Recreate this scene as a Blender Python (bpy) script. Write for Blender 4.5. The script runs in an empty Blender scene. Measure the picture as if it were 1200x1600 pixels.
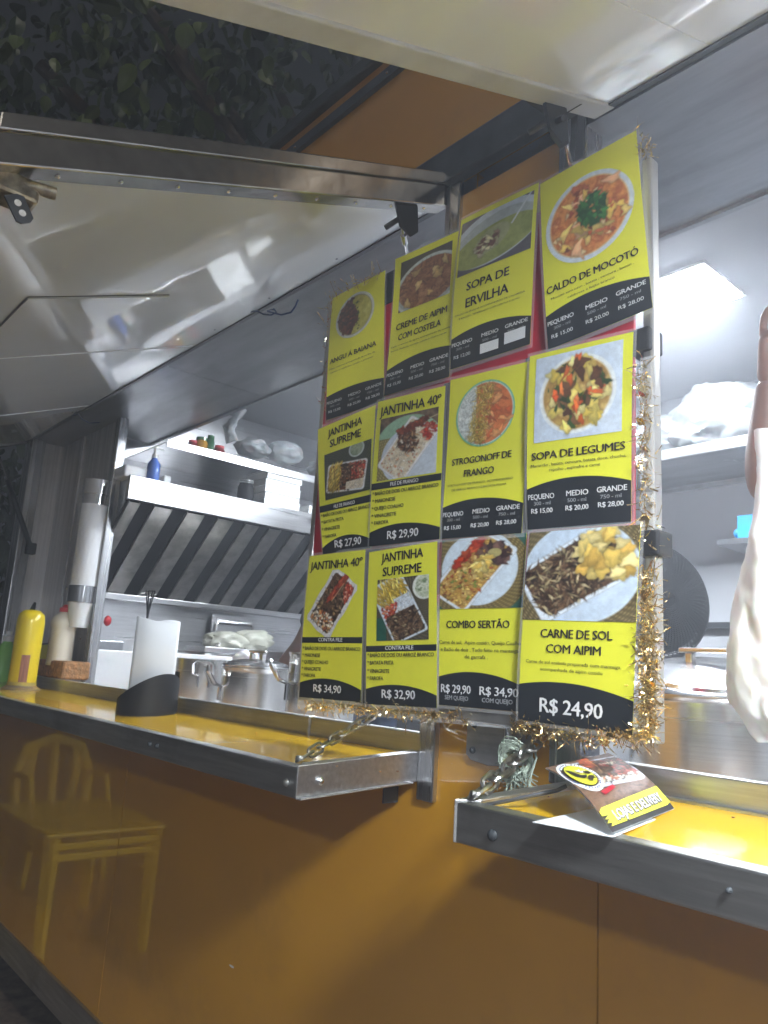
import bpy, bmesh, math, random
import numpy as np
from mathutils import Vector, Matrix, noise
random.seed(7); np.random.seed(7)
S = bpy.context.scene
COL = S.collection
R = math.radians

# ------------------------------------------------------------------ camera, world, light, exposure
CAM = np.array([0.0, -1.05, 1.45]); FP = 1200.0
def _n(a): return a/np.linalg.norm(a)
_u = _n(np.array([-1065., 180., FP])); _v = np.array([350., -5800., FP]); _v = _n(_v-_u*np.dot(_u, _v))
_nn = np.cross(_u, _v); ROT = np.array([-_u, _nn, _v])      # world = ROT @ camera(x right, y down, z forward)
def ray(px, py): return ROT@np.array([px-600., py-800., FP])
def aY(px, py, Y): r = ray(px, py); return Vector(CAM+r*((Y-CAM[1])/r[1]))
def aZ(px, py, Z): r = ray(px, py); return Vector(CAM+r*((Z-CAM[2])/r[2]))
def aX(px, py, X): r = ray(px, py); return Vector(CAM+r*((X-CAM[0])/r[0]))

cam = bpy.data.cameras.new('camera'); co = bpy.data.objects.new('camera', cam); COL.objects.link(co)
right = ROT@np.array([1, 0, 0]); up = ROT@np.array([0, -1, 0]); back = ROT@np.array([0, 0, -1])
M = Matrix(((right[0], up[0], back[0], CAM[0]), (right[1], up[1], back[1], CAM[1]), (right[2], up[2], back[2], CAM[2]), (0, 0, 0, 1)))
co.matrix_world = M
cam.sensor_fit = 'VERTICAL'; cam.sensor_height = 36; cam.lens = 27; cam.clip_start = .02; cam.clip_end = 500
cam.dof.use_dof = True; cam.dof.focus_distance = 1.45; cam.dof.aperture_fstop = 14
S.camera = co

w = bpy.data.worlds.new("World"); S.world = w; w.use_nodes = True
nt = w.node_tree; bg = nt.nodes['Background']
sky = nt.nodes.new('ShaderNodeTexSky'); sky.sky_type = 'NISHITA'; sky.sun_disc = False
sky.sun_elevation = R(-2); sky.sun_rotation = R(200)
nt.links.new(sky.outputs[0], bg.inputs[0]); bg.inputs[1].default_value = 0.02
sun = bpy.data.lights.new('moonlight', 'SUN'); sun.energy = 0.18; sun.angle = R(0.5); sun.color = (1, .93, .8)
so = bpy.data.objects.new('moonlight', sun); COL.objects.link(so); so.rotation_euler = (R(53), 0, R(63)); so.location = (0, -5, 8)
S.view_settings.view_transform = 'Standard'; S.view_settings.look = 'None'
S.view_settings.exposure = 2.55; S.view_settings.gamma = 1; S.view_settings.use_curve_mapping = False
LED_IN = 33.0; LED_OUT = 58.0; FILL_LAMP = 140.0; HAZE = 0.06

# ------------------------------------------------------------------ materials
def lin(c):
    c = np.asarray(c, float)/255.
    return np.where(c <= .04045, c/12.92, ((c+.055)/1.055)**2.4)
MATS = {}
def mat(name, base, rough=.5, metal=0, coat=0, coat_r=.05, var=.08, nscale=6, stretch=(1, 1, 1), bump=0, bscale=40, trans=0, alpha=1, emit=0, ior=1.45, spec=.5, rvar=0, sss=0, base2=None, dirt=0):
    m = bpy.data.materials.new(name); m.use_nodes = True; t = m.node_tree; b = t.nodes['Principled BSDF']
    N = t.nodes.new; L = t.links.new
    tc = N('ShaderNodeTexCoord'); mp = N('ShaderNodeMapping'); mp.inputs['Scale'].default_value = stretch
    L(tc.outputs['Object'], mp.inputs[0])
    nz = N('ShaderNodeTexNoise'); nz.inputs['Scale'].default_value = nscale; nz.inputs['Detail'].default_value = 5; nz.inputs['Roughness'].default_value = .6
    L(mp.outputs[0], nz.inputs[0])
    rp = N('ShaderNodeValToRGB'); c = np.array(base); d = np.array(base2) if base2 is not None else c*(1-var*2)
    rp.color_ramp.elements[0].position = .3; rp.color_ramp.elements[1].position = .7
    rp.color_ramp.elements[0].color = (*d, 1); rp.color_ramp.elements[1].color = (*np.clip(c*(1+var), 0, .95), 1)
    L(nz.outputs[0], rp.inputs[0]); out = rp.outputs[0]
    if dirt:
        n2 = N('ShaderNodeTexNoise'); n2.inputs['Scale'].default_value = 2.3; n2.inputs['Detail'].default_value = 9; n2.inputs['Roughness'].default_value = .72
        L(tc.outputs['Object'], n2.inputs[0])
        r2 = N('ShaderNodeMapRange'); r2.inputs[1].default_value = .52; r2.inputs[2].default_value = .75; r2.inputs[3].default_value = 0; r2.inputs[4].default_value = dirt
        L(n2.outputs[0], r2.inputs[0])
        mx = N('ShaderNodeMix'); mx.data_type = 'RGBA'; L(r2.outputs[0], mx.inputs[0]); L(out, mx.inputs[6]); mx.inputs[7].default_value = (.07, .055, .04, 1)
        out = mx.outputs[2]
    L(out, b.inputs['Base Color'])
    b.inputs['Metallic'].default_value = metal; b.inputs['Roughness'].default_value = rough
    if rvar:
        n3 = N('ShaderNodeTexNoise'); n3.inputs['Scale'].default_value = nscale*.6; n3.inputs['Detail'].default_value = 6; L(mp.outputs[0], n3.inputs[0])
        r3 = N('ShaderNodeMapRange'); r3.inputs[3].default_value = max(.02, rough-rvar); r3.inputs[4].default_value = rough+rvar
        L(n3.outputs[0], r3.inputs[0]); L(r3.outputs[0], b.inputs['Roughness'])
    b.inputs['Coat Weight'].default_value = coat; b.inputs['Coat Roughness'].default_value = coat_r
    b.inputs['Transmission Weight'].default_value = trans; b.inputs['Alpha'].default_value = alpha
    b.inputs['IOR'].default_value = ior; b.inputs['Specular IOR Level'].default_value = spec
    if sss: b.inputs['Subsurface Weight'].default_value = sss; b.inputs['Subsurface Scale'].default_value = .02
    if emit: b.inputs['Emission Color'].default_value = (.86, .93, 1, 1); b.inputs['Emission Strength'].default_value = emit
    if bump:
        nb = N('ShaderNodeTexNoise'); nb.inputs['Scale'].default_value = bscale; nb.inputs['Detail'].default_value = 4; L(mp.outputs[0], nb.inputs[0])
        bp = N('ShaderNodeBump'); bp.inputs['Strength'].default_value = bump; bp.inputs['Distance'].default_value = .01
        L(nb.outputs[0], bp.inputs['Height']); L(bp.outputs[0], b.inputs['Normal']); L(bp.outputs[0], b.inputs['Coat Normal'])
    MATS[name] = m; return m
def attr_mat(name, rough=.35, coat=.5):
    m = bpy.data.materials.new(name); m.use_nodes = True; t = m.node_tree; b = t.nodes['Principled BSDF']
    a = t.nodes.new('ShaderNodeAttribute'); a.attribute_name = 'Col'; t.links.new(a.outputs['Color'], b.inputs['Base Color'])
    b.inputs['Roughness'].default_value = rough; b.inputs['Coat Weight'].default_value = coat; b.inputs['Coat Roughness'].default_value = .2
    return m

STEEL = mat('brushed_steel', (.55, .55, .56), .27, 1, var=.08, nscale=5, stretch=(20, 20, .6), bump=.03, bscale=8, rvar=.10, dirt=.35)
STEELH = mat('brushed_steel_long', (.62, .62, .63), .38, 1, var=.10, nscale=6, stretch=(.6, 20, 20), bump=.03, bscale=8, rvar=.1, dirt=.4)
STEELY = mat('hood_steel', (.62, .62, .63), .3, 1, var=.08, nscale=6, stretch=(20, .5, 20), rvar=.08, dirt=.25)
STEELV = mat('jamb_steel', (.72, .70, .70), .50, 1, var=.12, nscale=4, stretch=(14, 14, .4), bump=.25, bscale=1.1, rvar=.08, dirt=.25)
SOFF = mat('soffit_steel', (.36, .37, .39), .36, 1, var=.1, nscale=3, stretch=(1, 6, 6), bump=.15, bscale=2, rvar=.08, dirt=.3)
EDGE = mat('ledge_steel', (.52, .52, .51), .42, 1, var=.12, nscale=6, stretch=(.7, 14, 14), bump=.06, bscale=20, rvar=.12, dirt=.55)
BEAM = mat('beam_steel', (.46, .44, .41), .22, 1, var=.12, nscale=4, stretch=(3, 3, 3), bump=.5, bscale=1.6, rvar=.08, dirt=.3)
ALU = mat('aluminium', (.74, .73, .71), .26, 1, var=.05, nscale=5, stretch=(.3, .3, 60), bump=.015, bscale=10, rvar=.05, dirt=.05)
ALUL = mat('lid_aluminium', (.72, .72, .73), .2, 1, var=.08, nscale=12, rvar=.08, dirt=.1)
CHROME = mat('chrome', (.75, .75, .76), .12, 1, var=.04)
CHAIN = mat('chain_steel', (.50, .49, .46), .3, 1, var=.15, nscale=60, dirt=.4)
BLACKP = mat('black_plastic', (.010, .010, .011), .42, var=.1)
BLACKR = mat('black_rubber', (.02, .02, .023), .55, var=.15, nscale=30)
FILT = mat('baffle_steel', (.50, .485, .46), .38, 1, var=.2, nscale=8, stretch=(2, 2, 2), rvar=.1, dirt=.55)
DARKIN = mat('filter_dark', (.010, .010, .012), .6, spec=.25, var=.2)
YWALL = mat('yellow_body_paint', (.60, .285, .010), .16, coat=1.0, coat_r=.02, var=.04, nscale=3, bump=.04, bscale=1.3, dirt=.30, rvar=.05, base2=(.55, .26, .010))
def scratch(m, amt=.10, sc=(1.2, 1.2, 14)):
    t = m.node_tree; b = t.nodes['Principled BSDF']; tc = t.nodes.new('ShaderNodeTexCoord'); mp = t.nodes.new('ShaderNodeMapping'); mp.inputs['Scale'].default_value = sc; mp.inputs['Rotation'].default_value = (.2, .9, .1)
    n = t.nodes.new('ShaderNodeTexNoise'); n.inputs['Scale'].default_value = 9; n.inputs['Detail'].default_value = 8; n.inputs['Roughness'].default_value = .75; t.links.new(tc.outputs['Object'], mp.inputs[0]); t.links.new(mp.outputs[0], n.inputs[0])
    r = t.nodes.new('ShaderNodeMapRange'); r.inputs[1].default_value = .55; r.inputs[2].default_value = .8; r.inputs[3].default_value = .02; r.inputs[4].default_value = .02+amt; t.links.new(n.outputs[0], r.inputs[0]); t.links.new(r.outputs[0], b.inputs['Coat Roughness'])
YWALL.node_tree.nodes['Principled BSDF'].inputs['Coat IOR'].default_value = 2.1
YLEDGE = mat('yellow_laminate', (.84, .50, .012), .14, coat=.4, coat_r=.05, var=.03, nscale=3, bump=.12, bscale=2.0, rvar=.06)
ORANGE = mat('orange_stripe', (.50, .22, .03), .35, coat=.3, var=.1)
DGREY = mat('dark_moulding', (.05, .055, .06), .4, var=.2, nscale=10)
HINGE = mat('hinge_rail', (.10, .105, .115), .35, .6, var=.15, nscale=10)
CREAM = mat('canopy_laminate', (.68, .71, .74), .12, coat=1.0, coat_r=.03, var=.05, nscale=1.5, bump=.35, bscale=.9, rvar=.05, base2=(.63, .66, .69))
scratch(YWALL, .09, (1, 1, 1)); scratch(YLEDGE, .35, (1, 1, 1)); scratch(CREAM, .18, (1, 1, 1))
BEAMP = mat('pale_beam', (.52, .53, .54), .5, .2, var=.08, nscale=8, dirt=.2)
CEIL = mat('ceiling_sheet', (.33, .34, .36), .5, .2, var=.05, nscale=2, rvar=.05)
IWALL = mat('interior_wall', (.50, .51, .54), .4, var=.04, nscale=2)
FLOORM = mat('floor_rubber', (.05, .05, .05), .6, bump=.2)
WHITEP = mat('white_plastic', (.80, .80, .80), .3, var=.03, sss=.1)
FOAM = mat('foam', (.82, .83, .82), .6, var=.03, bump=.05, bscale=80)
PAPER = mat('paper', (.80, .82, .84), .5, var=.02)
TUBEW = mat('frosted_tube', (.84, .84, .86), .25, var=.02, coat=.3)
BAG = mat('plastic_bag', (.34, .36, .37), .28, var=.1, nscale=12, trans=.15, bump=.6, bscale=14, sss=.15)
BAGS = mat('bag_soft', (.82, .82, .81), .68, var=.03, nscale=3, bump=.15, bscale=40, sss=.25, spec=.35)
BAGY = mat('bag_yellowish', (.66, .66, .56), .3, var=.12, nscale=9, trans=.2, bump=.4, bscale=14)
YPLAS = mat('yellow_plastic', (.80, .60, .01), .3, var=.03, coat=.3)
YCHAIR = mat('yellow_chair_plastic', (.90, .66, .06), .35, var=.03)
POSTY = mat('poster_yellow', (.80, .80, .05), .38, coat=.55, coat_r=.16, var=.05, nscale=5, bump=.12, bscale=5)
POSTK = mat('poster_black', (.018, .021, .026), .35, coat=.5, coat_r=.14, var=.15, nscale=8, bump=.12, bscale=5)
INKK = mat('ink_black', (.02, .02, .02), .4, var=.05, coat=.2)
INKW = mat('ink_white', (.78, .79, .80), .4, var=.03, coat=.2)
INKG = mat('ink_grey', (.40, .41, .42), .4, var=.03)
INKD = mat('ink_faded', (.16, .17, .03), .4, var=.1)
RED = mat('red_board', (.50, .02, .045), .35, var=.1, coat=.3)
LAM = mat('laminate_film', (.95, .96, .97), .12, var=.0, alpha=.22, spec=.6)
FRAMEG = mat('frame_grey', (.40, .39, .38), .33, .7, var=.1, nscale=20, stretch=(1, 1, .3), bump=.2, bscale=30)
GOLD = mat('gold_tinsel', (.82, .66, .36), .14, 1, var=.15, nscale=60)
PRINT = attr_mat('dish_print')
SKIN = mat('skin', (.20, .105, .075), .5, var=.06, nscale=14, sss=.15)
SHIRTK = mat('black_shirt', (.018, .020, .024), .8, var=.2, bump=.4, bscale=14)
SHIRTG = mat('grey_shirt', (.17, .17, .18), .8, var=.1, bump=.3, bscale=12)
JEANS = mat('jeans', (.05, .07, .12), .8, var=.2, nscale=30)
HAIR = mat('hair', (.012, .010, .009), .6, var=.3, nscale=40, bump=.5)
WICKER = mat('wicker', (.42, .20, .07), .6, var=.35, nscale=50, bump=.6, bscale=60)
MAYO = mat('mayonnaise', (.80, .74, .62), .3, var=.03, coat=.5)
CLEAR = mat('clear_plastic', (.92, .94, .94), .08, trans=.9, var=.0, ior=1.3)
REDP = mat('red_plastic', (.60, .03, .04), .3, var=.05)
GREENP = mat('green_liquid', (.25, .60, .12), .3, var=.05)
BLUEP = mat('blue_plastic', (.03, .30, .70), .3, var=.08, coat=.3)
DKBLUE = mat('soap_liquid', (.10, .20, .60), .15, var=.1, coat=.5)
JAM = mat('jar_amber', (.55, .28, .03), .2, var=.2, coat=.6)
JAMR = mat('jar_red', (.28, .03, .03), .2, var=.3, coat=.6)
JAMG = mat('jar_green', (.03, .16, .06), .2, var=.3, coat=.6)
WIREB = mat('blue_wire', (.02, .05, .16), .4, var=.1)
ROPE = mat('plastic_twine', (.36, .42, .34), .45, var=.25, nscale=60)
PAVE = mat('pavement_grit', (.24, .19, .16), .85, var=.35, nscale=14, bump=.9, bscale=22)
BARK = mat('bark', (.08, .06, .045), .9, var=.3, nscale=20, bump=.8)
LEAF = mat('leaf_lit', (.12, .17, .04), .42, var=.35, nscale=3)  # lighter copy of the leaf colour so the few nearest leaves look lit
LEAF2 = mat('leaf_dark', (.035, .060, .020), .45, var=.3, nscale=3)
PINK = mat('print_bark', (.50, .22, .14), .45, base2=(.16, .06, .05), nscale=8, stretch=(22, 22, 2), coat=.2)
BRASS = mat('latch_brass', (.42, .38, .30), .35, 1, var=.3, nscale=50, dirt=.4)
LEDM = mat('led_diffuser', (.9, .9, .9), .5, emit=LED_IN)
LEDO = mat('led_diffuser_outside', (.9, .9, .9), .5, emit=LED_OUT)
FRAMEW = mat('led_frame', (.75, .75, .75), .4)

# ------------------------------------------------------------------ builders
ORG = {}
def link(o): COL.objects.link(o); return o
def empty(name, loc, label=None, cat=None, group=None, parent=None):
    o = bpy.data.objects.new(name, None); o.empty_display_size = .1; link(o)
    loc = Vector(loc); ORG[o] = loc
    if parent is not None: o.parent = parent; o.location = loc-ORG[parent]
    else: o.location = loc
    if label: o['label'] = label
    if cat: o['category'] = cat
    if group: o['group'] = group
    return o
def obj(name, bm, m, parent=None, label=None, cat=None, group=None, kind=None, smooth=False, bevel=0, seg=2):
    me = bpy.data.meshes.new(name)
    if parent is not None: o0 = ORG[parent]
    else: o0 = Vector((0, 0, 0))
    if parent is None and kind is None:
        xs = [v.co for v in bm.verts]
        o0 = Vector((sum(c.x for c in xs)/len(xs), sum(c.y for c in xs)/len(xs), min(c.z for c in xs)))
    for v in bm.verts: v.co -= o0
    bm.normal_update(); bm.to_mesh(me); bm.free()
    ms = m if isinstance(m, (list, tuple)) else [m]
    for q in ms: me.materials.append(q)
    if smooth:
        for p in me.polygons: p.use_smooth = True
        try: me.set_sharp_from_angle(angle=R(38))
        except Exception: pass
    o = bpy.data.objects.new(name, me); link(o)
    if parent is not None: o.parent = parent; ORG[o] = o0
    else: o.location = o0; ORG[o] = o0
    if bevel:
        b = o.modifiers.new('bevel', 'BEVEL'); b.width = bevel; b.segments = seg; b.limit_method = 'ANGLE'
    if label: o['label'] = label
    if cat: o['category'] = cat
    if group: o['group'] = group
    if kind: o['kind'] = kind
    return o
def B(): return bmesh.new()
def box(bm, a, b, mtx=None, mi=0):
    x0, y0, z0 = a; x1, y1, z1 = b
    vs = [bm.verts.new((x, y, z)) for x in (x0, x1) for y in (y0, y1) for z in (z0, z1)]
    if mtx is not None:
        for v in vs: v.co = mtx@v.co
    for f in ((0, 1, 3, 2), (4, 6, 7, 5), (0, 4, 5, 1), (2, 3, 7, 6), (0, 2, 6, 4), (1, 5, 7, 3)):
        fc = bm.faces.new([vs[i] for i in f]); fc.material_index = mi
    bmesh.ops.recalc_face_normals(bm, faces=bm.faces[:])
    return bm
def frame_of(d, hint=Vector((0, 0, 1))):
    d = d.normalized()
    if abs(d.dot(hint)) > .98: hint = Vector((1, 0, 0))
    s = d.cross(hint).normalized(); t = s.cross(d).normalized(); return s, t
def tube(bm, pts, r, n=8, closed=False, cap=True):
    pts = [Vector(p) for p in pts]; rs = r if isinstance(r, (list, tuple)) else [r]*len(pts); rings = []
    hint = Vector((.13, .07, 1)).normalized()
    for i, p in enumerate(pts):
        if closed: d = pts[(i+1) % len(pts)]-pts[i-1]
        else: d = pts[min(i+1, len(pts)-1)]-pts[max(i-1, 0)]
        if d.length < 1e-9: d = Vector((0, 0, 1))
        s, t = frame_of(d, hint); hint = t
        rings.append([bm.verts.new(p+(s*math.cos(a)+t*math.sin(a))*rs[i]) for a in [2*math.pi*k/n for k in range(n)]])
    N = len(rings)
    for i in range(N if closed else N-1):
        a = rings[i]; b = rings[(i+1) % N]
        off = 0
        if closed and i == N-1:
            off = min(range(n), key=lambda q: (b[q].co-a[0].co).length)
        for k in range(n):
            try: bm.faces.new((a[k], a[(k+1) % n], b[(k+1+off) % n], b[(k+off) % n]))
            except ValueError: pass
    if cap and not closed:
        bm.faces.new(rings[0][::-1]); bm.faces.new(rings[-1])
    return bm
def lathe(bm, prof, c, n=32, axis=None, mi=0):
    c = Vector(c); rings = []
    q = Vector((0, 0, 1)).rotation_difference(Vector(axis).normalized()) if axis is not None else None
    for r, z in prof:
        ring = []
        for k in range(n):
            a = 2*math.pi*k/n; p = Vector((r*math.cos(a), r*math.sin(a), z))
            if q: p = q@p
            ring.append(bm.verts.new(c+p))
        rings.append(ring)
    for i in range(len(rings)-1):
        for k in range(n):
            f = bm.faces.new((rings[i][k], rings[i][(k+1) % n], rings[i+1][(k+1) % n], rings[i+1][k])); f.material_index = mi
    if prof[0][0] > 1e-4: bm.faces.new(rings[0][::-1]).material_index = mi
    if prof[-1][0] > 1e-4: bm.faces.new(rings[-1]).material_index = mi
    bmesh.ops.remove_doubles(bm, verts=bm.verts[:], dist=1e-6)
    return bm
def quad(bm, pts, mi=0):
    f = bm.faces.new([bm.verts.new(p) for p in pts]); f.material_index = mi; return bm
def slab(bm, pts, off, mi=0):
    a = [bm.verts.new(Vector(p)) for p in pts]; b = [bm.verts.new(Vector(p)+Vector(off)) for p in pts]; n = len(pts)
    bm.faces.new(a).material_index = mi; bm.faces.new(b[::-1]).material_index = mi
    for i in range(n): bm.faces.new((a[i], b[i], b[(i+1) % n], a[(i+1) % n])).material_index = mi
    bmesh.ops.recalc_face_normals(bm, faces=bm.faces[:]); return bm
def blob(bm, c, rad, amp=.2, freq=3, seed=0, sub=4, flat=None, crease=0):
    r = bmesh.ops.create_icosphere(bm, subdivisions=sub, radius=1)
    for v in r['verts']:
        p = v.co.copy(); k = 1+amp*noise.noise(p*freq+Vector((seed, seed*2, 0)))
        if crease: k += crease*(1-abs(noise.noise(p*freq*2.3+Vector((seed, 3, seed))))*2.2)*.5
        q = Vector((p.x*rad[0]*k, p.y*rad[1]*k, p.z*rad[2]*k))
        if flat is not None and q.z < flat: q.z = flat+(q.z-flat)*.1
        v.co = Vector(c)+q
    return bm

# ------------------------------------------------------------------ ground
g = B(); nx = 60
def gh(x, y): return .006*noise.noise(Vector((x*5, y*5, 0)))
quad(g, [(-80, -80, 0), (80, -80, 0), (80, 80, 0), (-80, 80, 0)])
obj('ground', g, PAVE, kind='structure')

# ------------------------------------------------------------------ food truck: body
XL, XM0, XM1, XR = -3.95, -1.07, -.72, 2.1
ZB, ZH, ZC, ZT = 1.30, 2.45, 2.70, 2.965      # ledge, hatch hinge, inner ceiling, roof
truck = empty('food_truck', (-1, 1, 0), 'yellow food truck with steel trim and two raised serving hatches', 'food truck')
def P(name, bm, m, parent=truck, **k): return obj(name, bm, m, parent, **k)
for a, b in ((-3.95, -2.35), (-2.347, -.692), (-.689, .95), (.953, 2.1)):
    P('body_panel', box(B(), (a, 0, .42), (b, .03, ZB-.01)), YWALL)
P('pillar_panel', box(B(), (XM0+.042, .0, ZB-.01), (XM1-.06, .04, ZH+.03)), YWALL)
P('upper_panel', box(B(), (XL, 0, ZH+.125), (XR, .03, 2.895)), YWALL)
P('roof_band', box(B(), (XL, -.014, 2.895), (XR, .03, 2.925)), DGREY)
P('orange_stripe', box(B(), (XL, -.006, 2.925), (XR, .03, 2.958)), ORANGE)
P('roof_moulding', box(B(), (XL-.01, -.03, 2.958), (XR+.01, .04, 3.0)), DGREY, bevel=.006)
for i in range(14):
    P('rivet', lathe(B(), [(.005, 0), (.004, .003), (0, .004)], (-3.3+i*.4, -.014, 2.91), 8, (0, -1, 0)), CHROME)
P('roof', box(B(), (XL, 0, 2.985), (XR, 2.1, 3.02)), IWALL)
P('accent_stripe', box(B(), (XL, -.004, ZH+.113), (XR, .02, ZH+.125)), ORANGE)
P('hinge_rail', box(B(), (XL, -.028, ZH+.03), (XR, .03, ZH+.113)), HINGE, bevel=.004)
P('sill_strip', box(B(), (XL, -.012, .33), (XR, .03, .42)), EDGE, bevel=.003)
P('underfloor', box(B(), (XL, .25, .28), (XR, 1.9, .33)), BLACKR)
for x, in ((-3.0,), (1.0,)):
    wb = B(); lathe(wb, [(.0, -.1), (.3, -.1), (.33, -.07), (.33, .07), (.3, .1), (.0, .1)], (x, .5, .33), 28, (0, 1, 0)); wh = P('wheel', wb, BLACKR, smooth=True)
    rb = B(); lathe(rb, [(.0, 0), (.17, 0), (.19, .02), (.19, .03)], (x, .4, .33), 24, (0, -1, 0)); obj('rim', rb, ALU, wh, smooth=True)
# soffit and header above the openings
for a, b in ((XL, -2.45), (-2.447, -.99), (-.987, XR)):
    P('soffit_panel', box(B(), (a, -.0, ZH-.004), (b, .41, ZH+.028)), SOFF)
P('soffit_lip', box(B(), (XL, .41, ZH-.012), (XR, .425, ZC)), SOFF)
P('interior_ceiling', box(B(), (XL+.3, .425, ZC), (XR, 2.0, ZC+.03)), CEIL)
for x in (-2.3, -.35, .9):
    P('ceiling_seam', box(B(), (x, .43, ZC-.006), (x+.03, 2.0, ZC+.001)), CEIL)
P('back_wall', box(B(), (-3.49, 2.0, .5), (XR, 2.04, ZC+.2)), IWALL)
P('end_wall', box(B(), (-3.5, .2, .5), (-3.46, 2.0, ZC+.2)), STEELY)
P('far_end_wall', box(B(), (XR-.04, .04, .42), (XR, 2.0, 2.98)), IWALL)
P('rear_end_wall', box(B(), (XL, .04, .42), (XL+.03, 2.0, 2.98)), YWALL)
P('interior_floor', box(B(), (-3.46, .04, .5), (XR-.04, 2.0, .53)), FLOORM)
P('wall_rail', box(B(), (-3.4, 1.975, 1.69), (XR-.1, 2.0, 1.715)), HINGE)
# left jamb
P('corner_post', box(B(), (XL, -.012, ZB), (XL+.11, .05, ZH-.006)), STEEL, bevel=.006)
P('jamb_panel', box(B(), (XL+.06, .15, ZB), (-3.20, .17, ZH-.006)), STEELV)
P('jamb_return', box(B(), (XL+.03, .05, ZB), (XL+.06, .17, ZH-.006)), STEELV)
P('jamb_seam', box(B(), (-3.60, .143, ZB), (-3.59, .15, ZH-.006)), STEEL)
P('jamb_post', box(B(), (-3.20, .135, ZB), (-3.15, .175, ZH-.006)), STEEL, bevel=.004)
for x, z in ((-3.52, 2.14), (-3.56, 1.72), (-3.3, 1.5)):
    P('rivet', lathe(B(), [(.006, 0), (.004, .004), (0, .005)], (x, .15, z), 8, (0, -1, 0)), CHROME)
# centre posts
P('opening_post', box(B(), (XM0, -.012, 1.22), (XM0+.042, .05, ZH+.028)), STEEL, bevel=.003)
P('opening_post', box(B(), (XM1-.06, -.004, ZB-.01), (XM1, .05, ZH+.028)), STEEL, bevel=.003)
# upstands behind the ledges
for a, b in ((XL+.1, -1.435), (-1.43, XM0)):
    P('upstand', box(B(), (a, .0, ZB-.008), (b, .022, 1.338)), STEELH, bevel=.003)
P('upstand', box(B(), (XM1, .0, ZB-.008), (XR, .022, 1.338)), STEELH, bevel=.003)
P('upstand_lip', box(B(), (XM1+.0, -.012, ZB-.004), (XR, .0, ZB+.002)), STEELH, bevel=.001)
# inner counters
P('inner_counter', box(B(), (-3.44, .022, 1.22), (XM0-.02, .62, 1.25)), STEELH, bevel=.004)
P('inner_counter', box(B(), (XM1-.1, .022, 1.22), (XR-.05, .75, 1.25)), STEELH, bevel=.004)
P('side_counter', box(B(), (-3.44, .64, 1.25), (-2.95, 1.95, 1.30)), STEELY, bevel=.004)
P('jamb_shelf', box(B(), (XL+.07, .022, 1.315), (-3.2, .148, 1.336)), STEELH, bevel=.003)

# ------------------------------------------------------------------ serving ledges
def ledge(x0, x1, d, zf, zb, lab):
    c = Vector(((x0+x1)/2, -.14, zb))
    def pt(x, y, dz=0): return Vector((x, y, zb+(zf-zb)*(-y/d)+dz))
    bm = slab(B(), [pt(x0+.004, -.004), pt(x1-.004, -.004), pt(x1-.004, -d+.025), pt(x0+.004, -d+.025)], (0, 0, -.02))
    sh = P('serving_ledge', bm, YLEDGE, label=lab)
    x0a, x1a = x0, x1
    f = B(); slab(f, [pt(x0+.003, -d+.025, .004), pt(x1-.003, -d+.025, .004), pt(x1-.003, -d, .004), pt(x0+.003, -d, .004)], (0, 0, -.05))
    obj('front_trim', f, EDGE, sh, bevel=.003)
    for xe, s in ((x1, 1), (x0, -1)):
        e = B(); slab(e, [pt(xe, -.005, .007), pt(xe, -d-.002, .007), pt(xe-s*.024, -d+.024, .007), pt(xe-s*.024, -.005, .007)], (0, 0, -.0535))
        if s > 0: slab(e, [pt(xe+.0005, -.03, -.043), pt(xe+.0005, -d, -.043), pt(xe+.012, -d, -.043), pt(xe+.012, -.03, -.043)], (0, 0, -.003))
        obj('end_trim', e, STEELH if s > 0 else EDGE, sh, bevel=.0015)
    return sh, pt
sl, ptl = ledge(XL+.02, XM0, .28, 1.281, 1.298, 'yellow topped ledge under the left serving hatch')
sr, ptr = ledge(XM1, XR, .28, 1.285, 1.298, 'yellow topped ledge under the right serving hatch')
def bolt(p, n, r, parent, m=CHROME):
    bm = lathe(B(), [(r, 0), (r*.95, .003), (r*.5, .006), (0, .0065)], p, 12, n); return obj('bolt', bm, m, parent, smooth=True)
bolt((-1.07+.001, -.235, 1.262), (1, 0, 0), .007, sl); bolt((-1.10, -.281, 1.257), (0, -1, 0), .007, sl, EDGE)
for x in (-1.585, -1.62): bolt((x, -.281, 1.262), (0, -1, 0), .006, sl, DGREY)
bolt(tuple(aY(770, 1305, -.281)), (0, -1, 0), .007, sr, DGREY); bolt(tuple(aY(1140, 1391, -.281)), (0, -1, 0), .003, sr, DGREY)
P('ledge_bracket', box(B(), (-1.13, -.04, 1.205), (-1.127, -.003, 1.25)), DGREY)
P('ledge_bracket', box(B(), (XM1-.055, -.10, 1.232), (XM1, -.0, 1.236)), DGREY)
# bracket plate on the pillar
pp = [aY(733, 1125, -.004), aY(800, 1140, -.004), aY(835, 1150, -.004), aY(832, 1195, -.004), aY(800, 1198, -.004), aY(765, 1196, -.004), aY(738, 1187, -.004), aY(731, 1178, -.004)]
pl = P('bracket_plate', slab(B(), pp, (0, -.005, 0)), EDGE, bevel=.001)
bolt(aY(742, 1132, -.009), (0, -1, 0), .006, pl, DGREY); bolt(aY(739, 1172, -.009), (0, -1, 0), .006, pl, DGREY)
tube(tb := B(), [aY(792, 1125, -.02), aY(795, 1170, -.02)], .007, 10); obj('guide_tube', tb, STEEL, pl, smooth=True)

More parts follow.
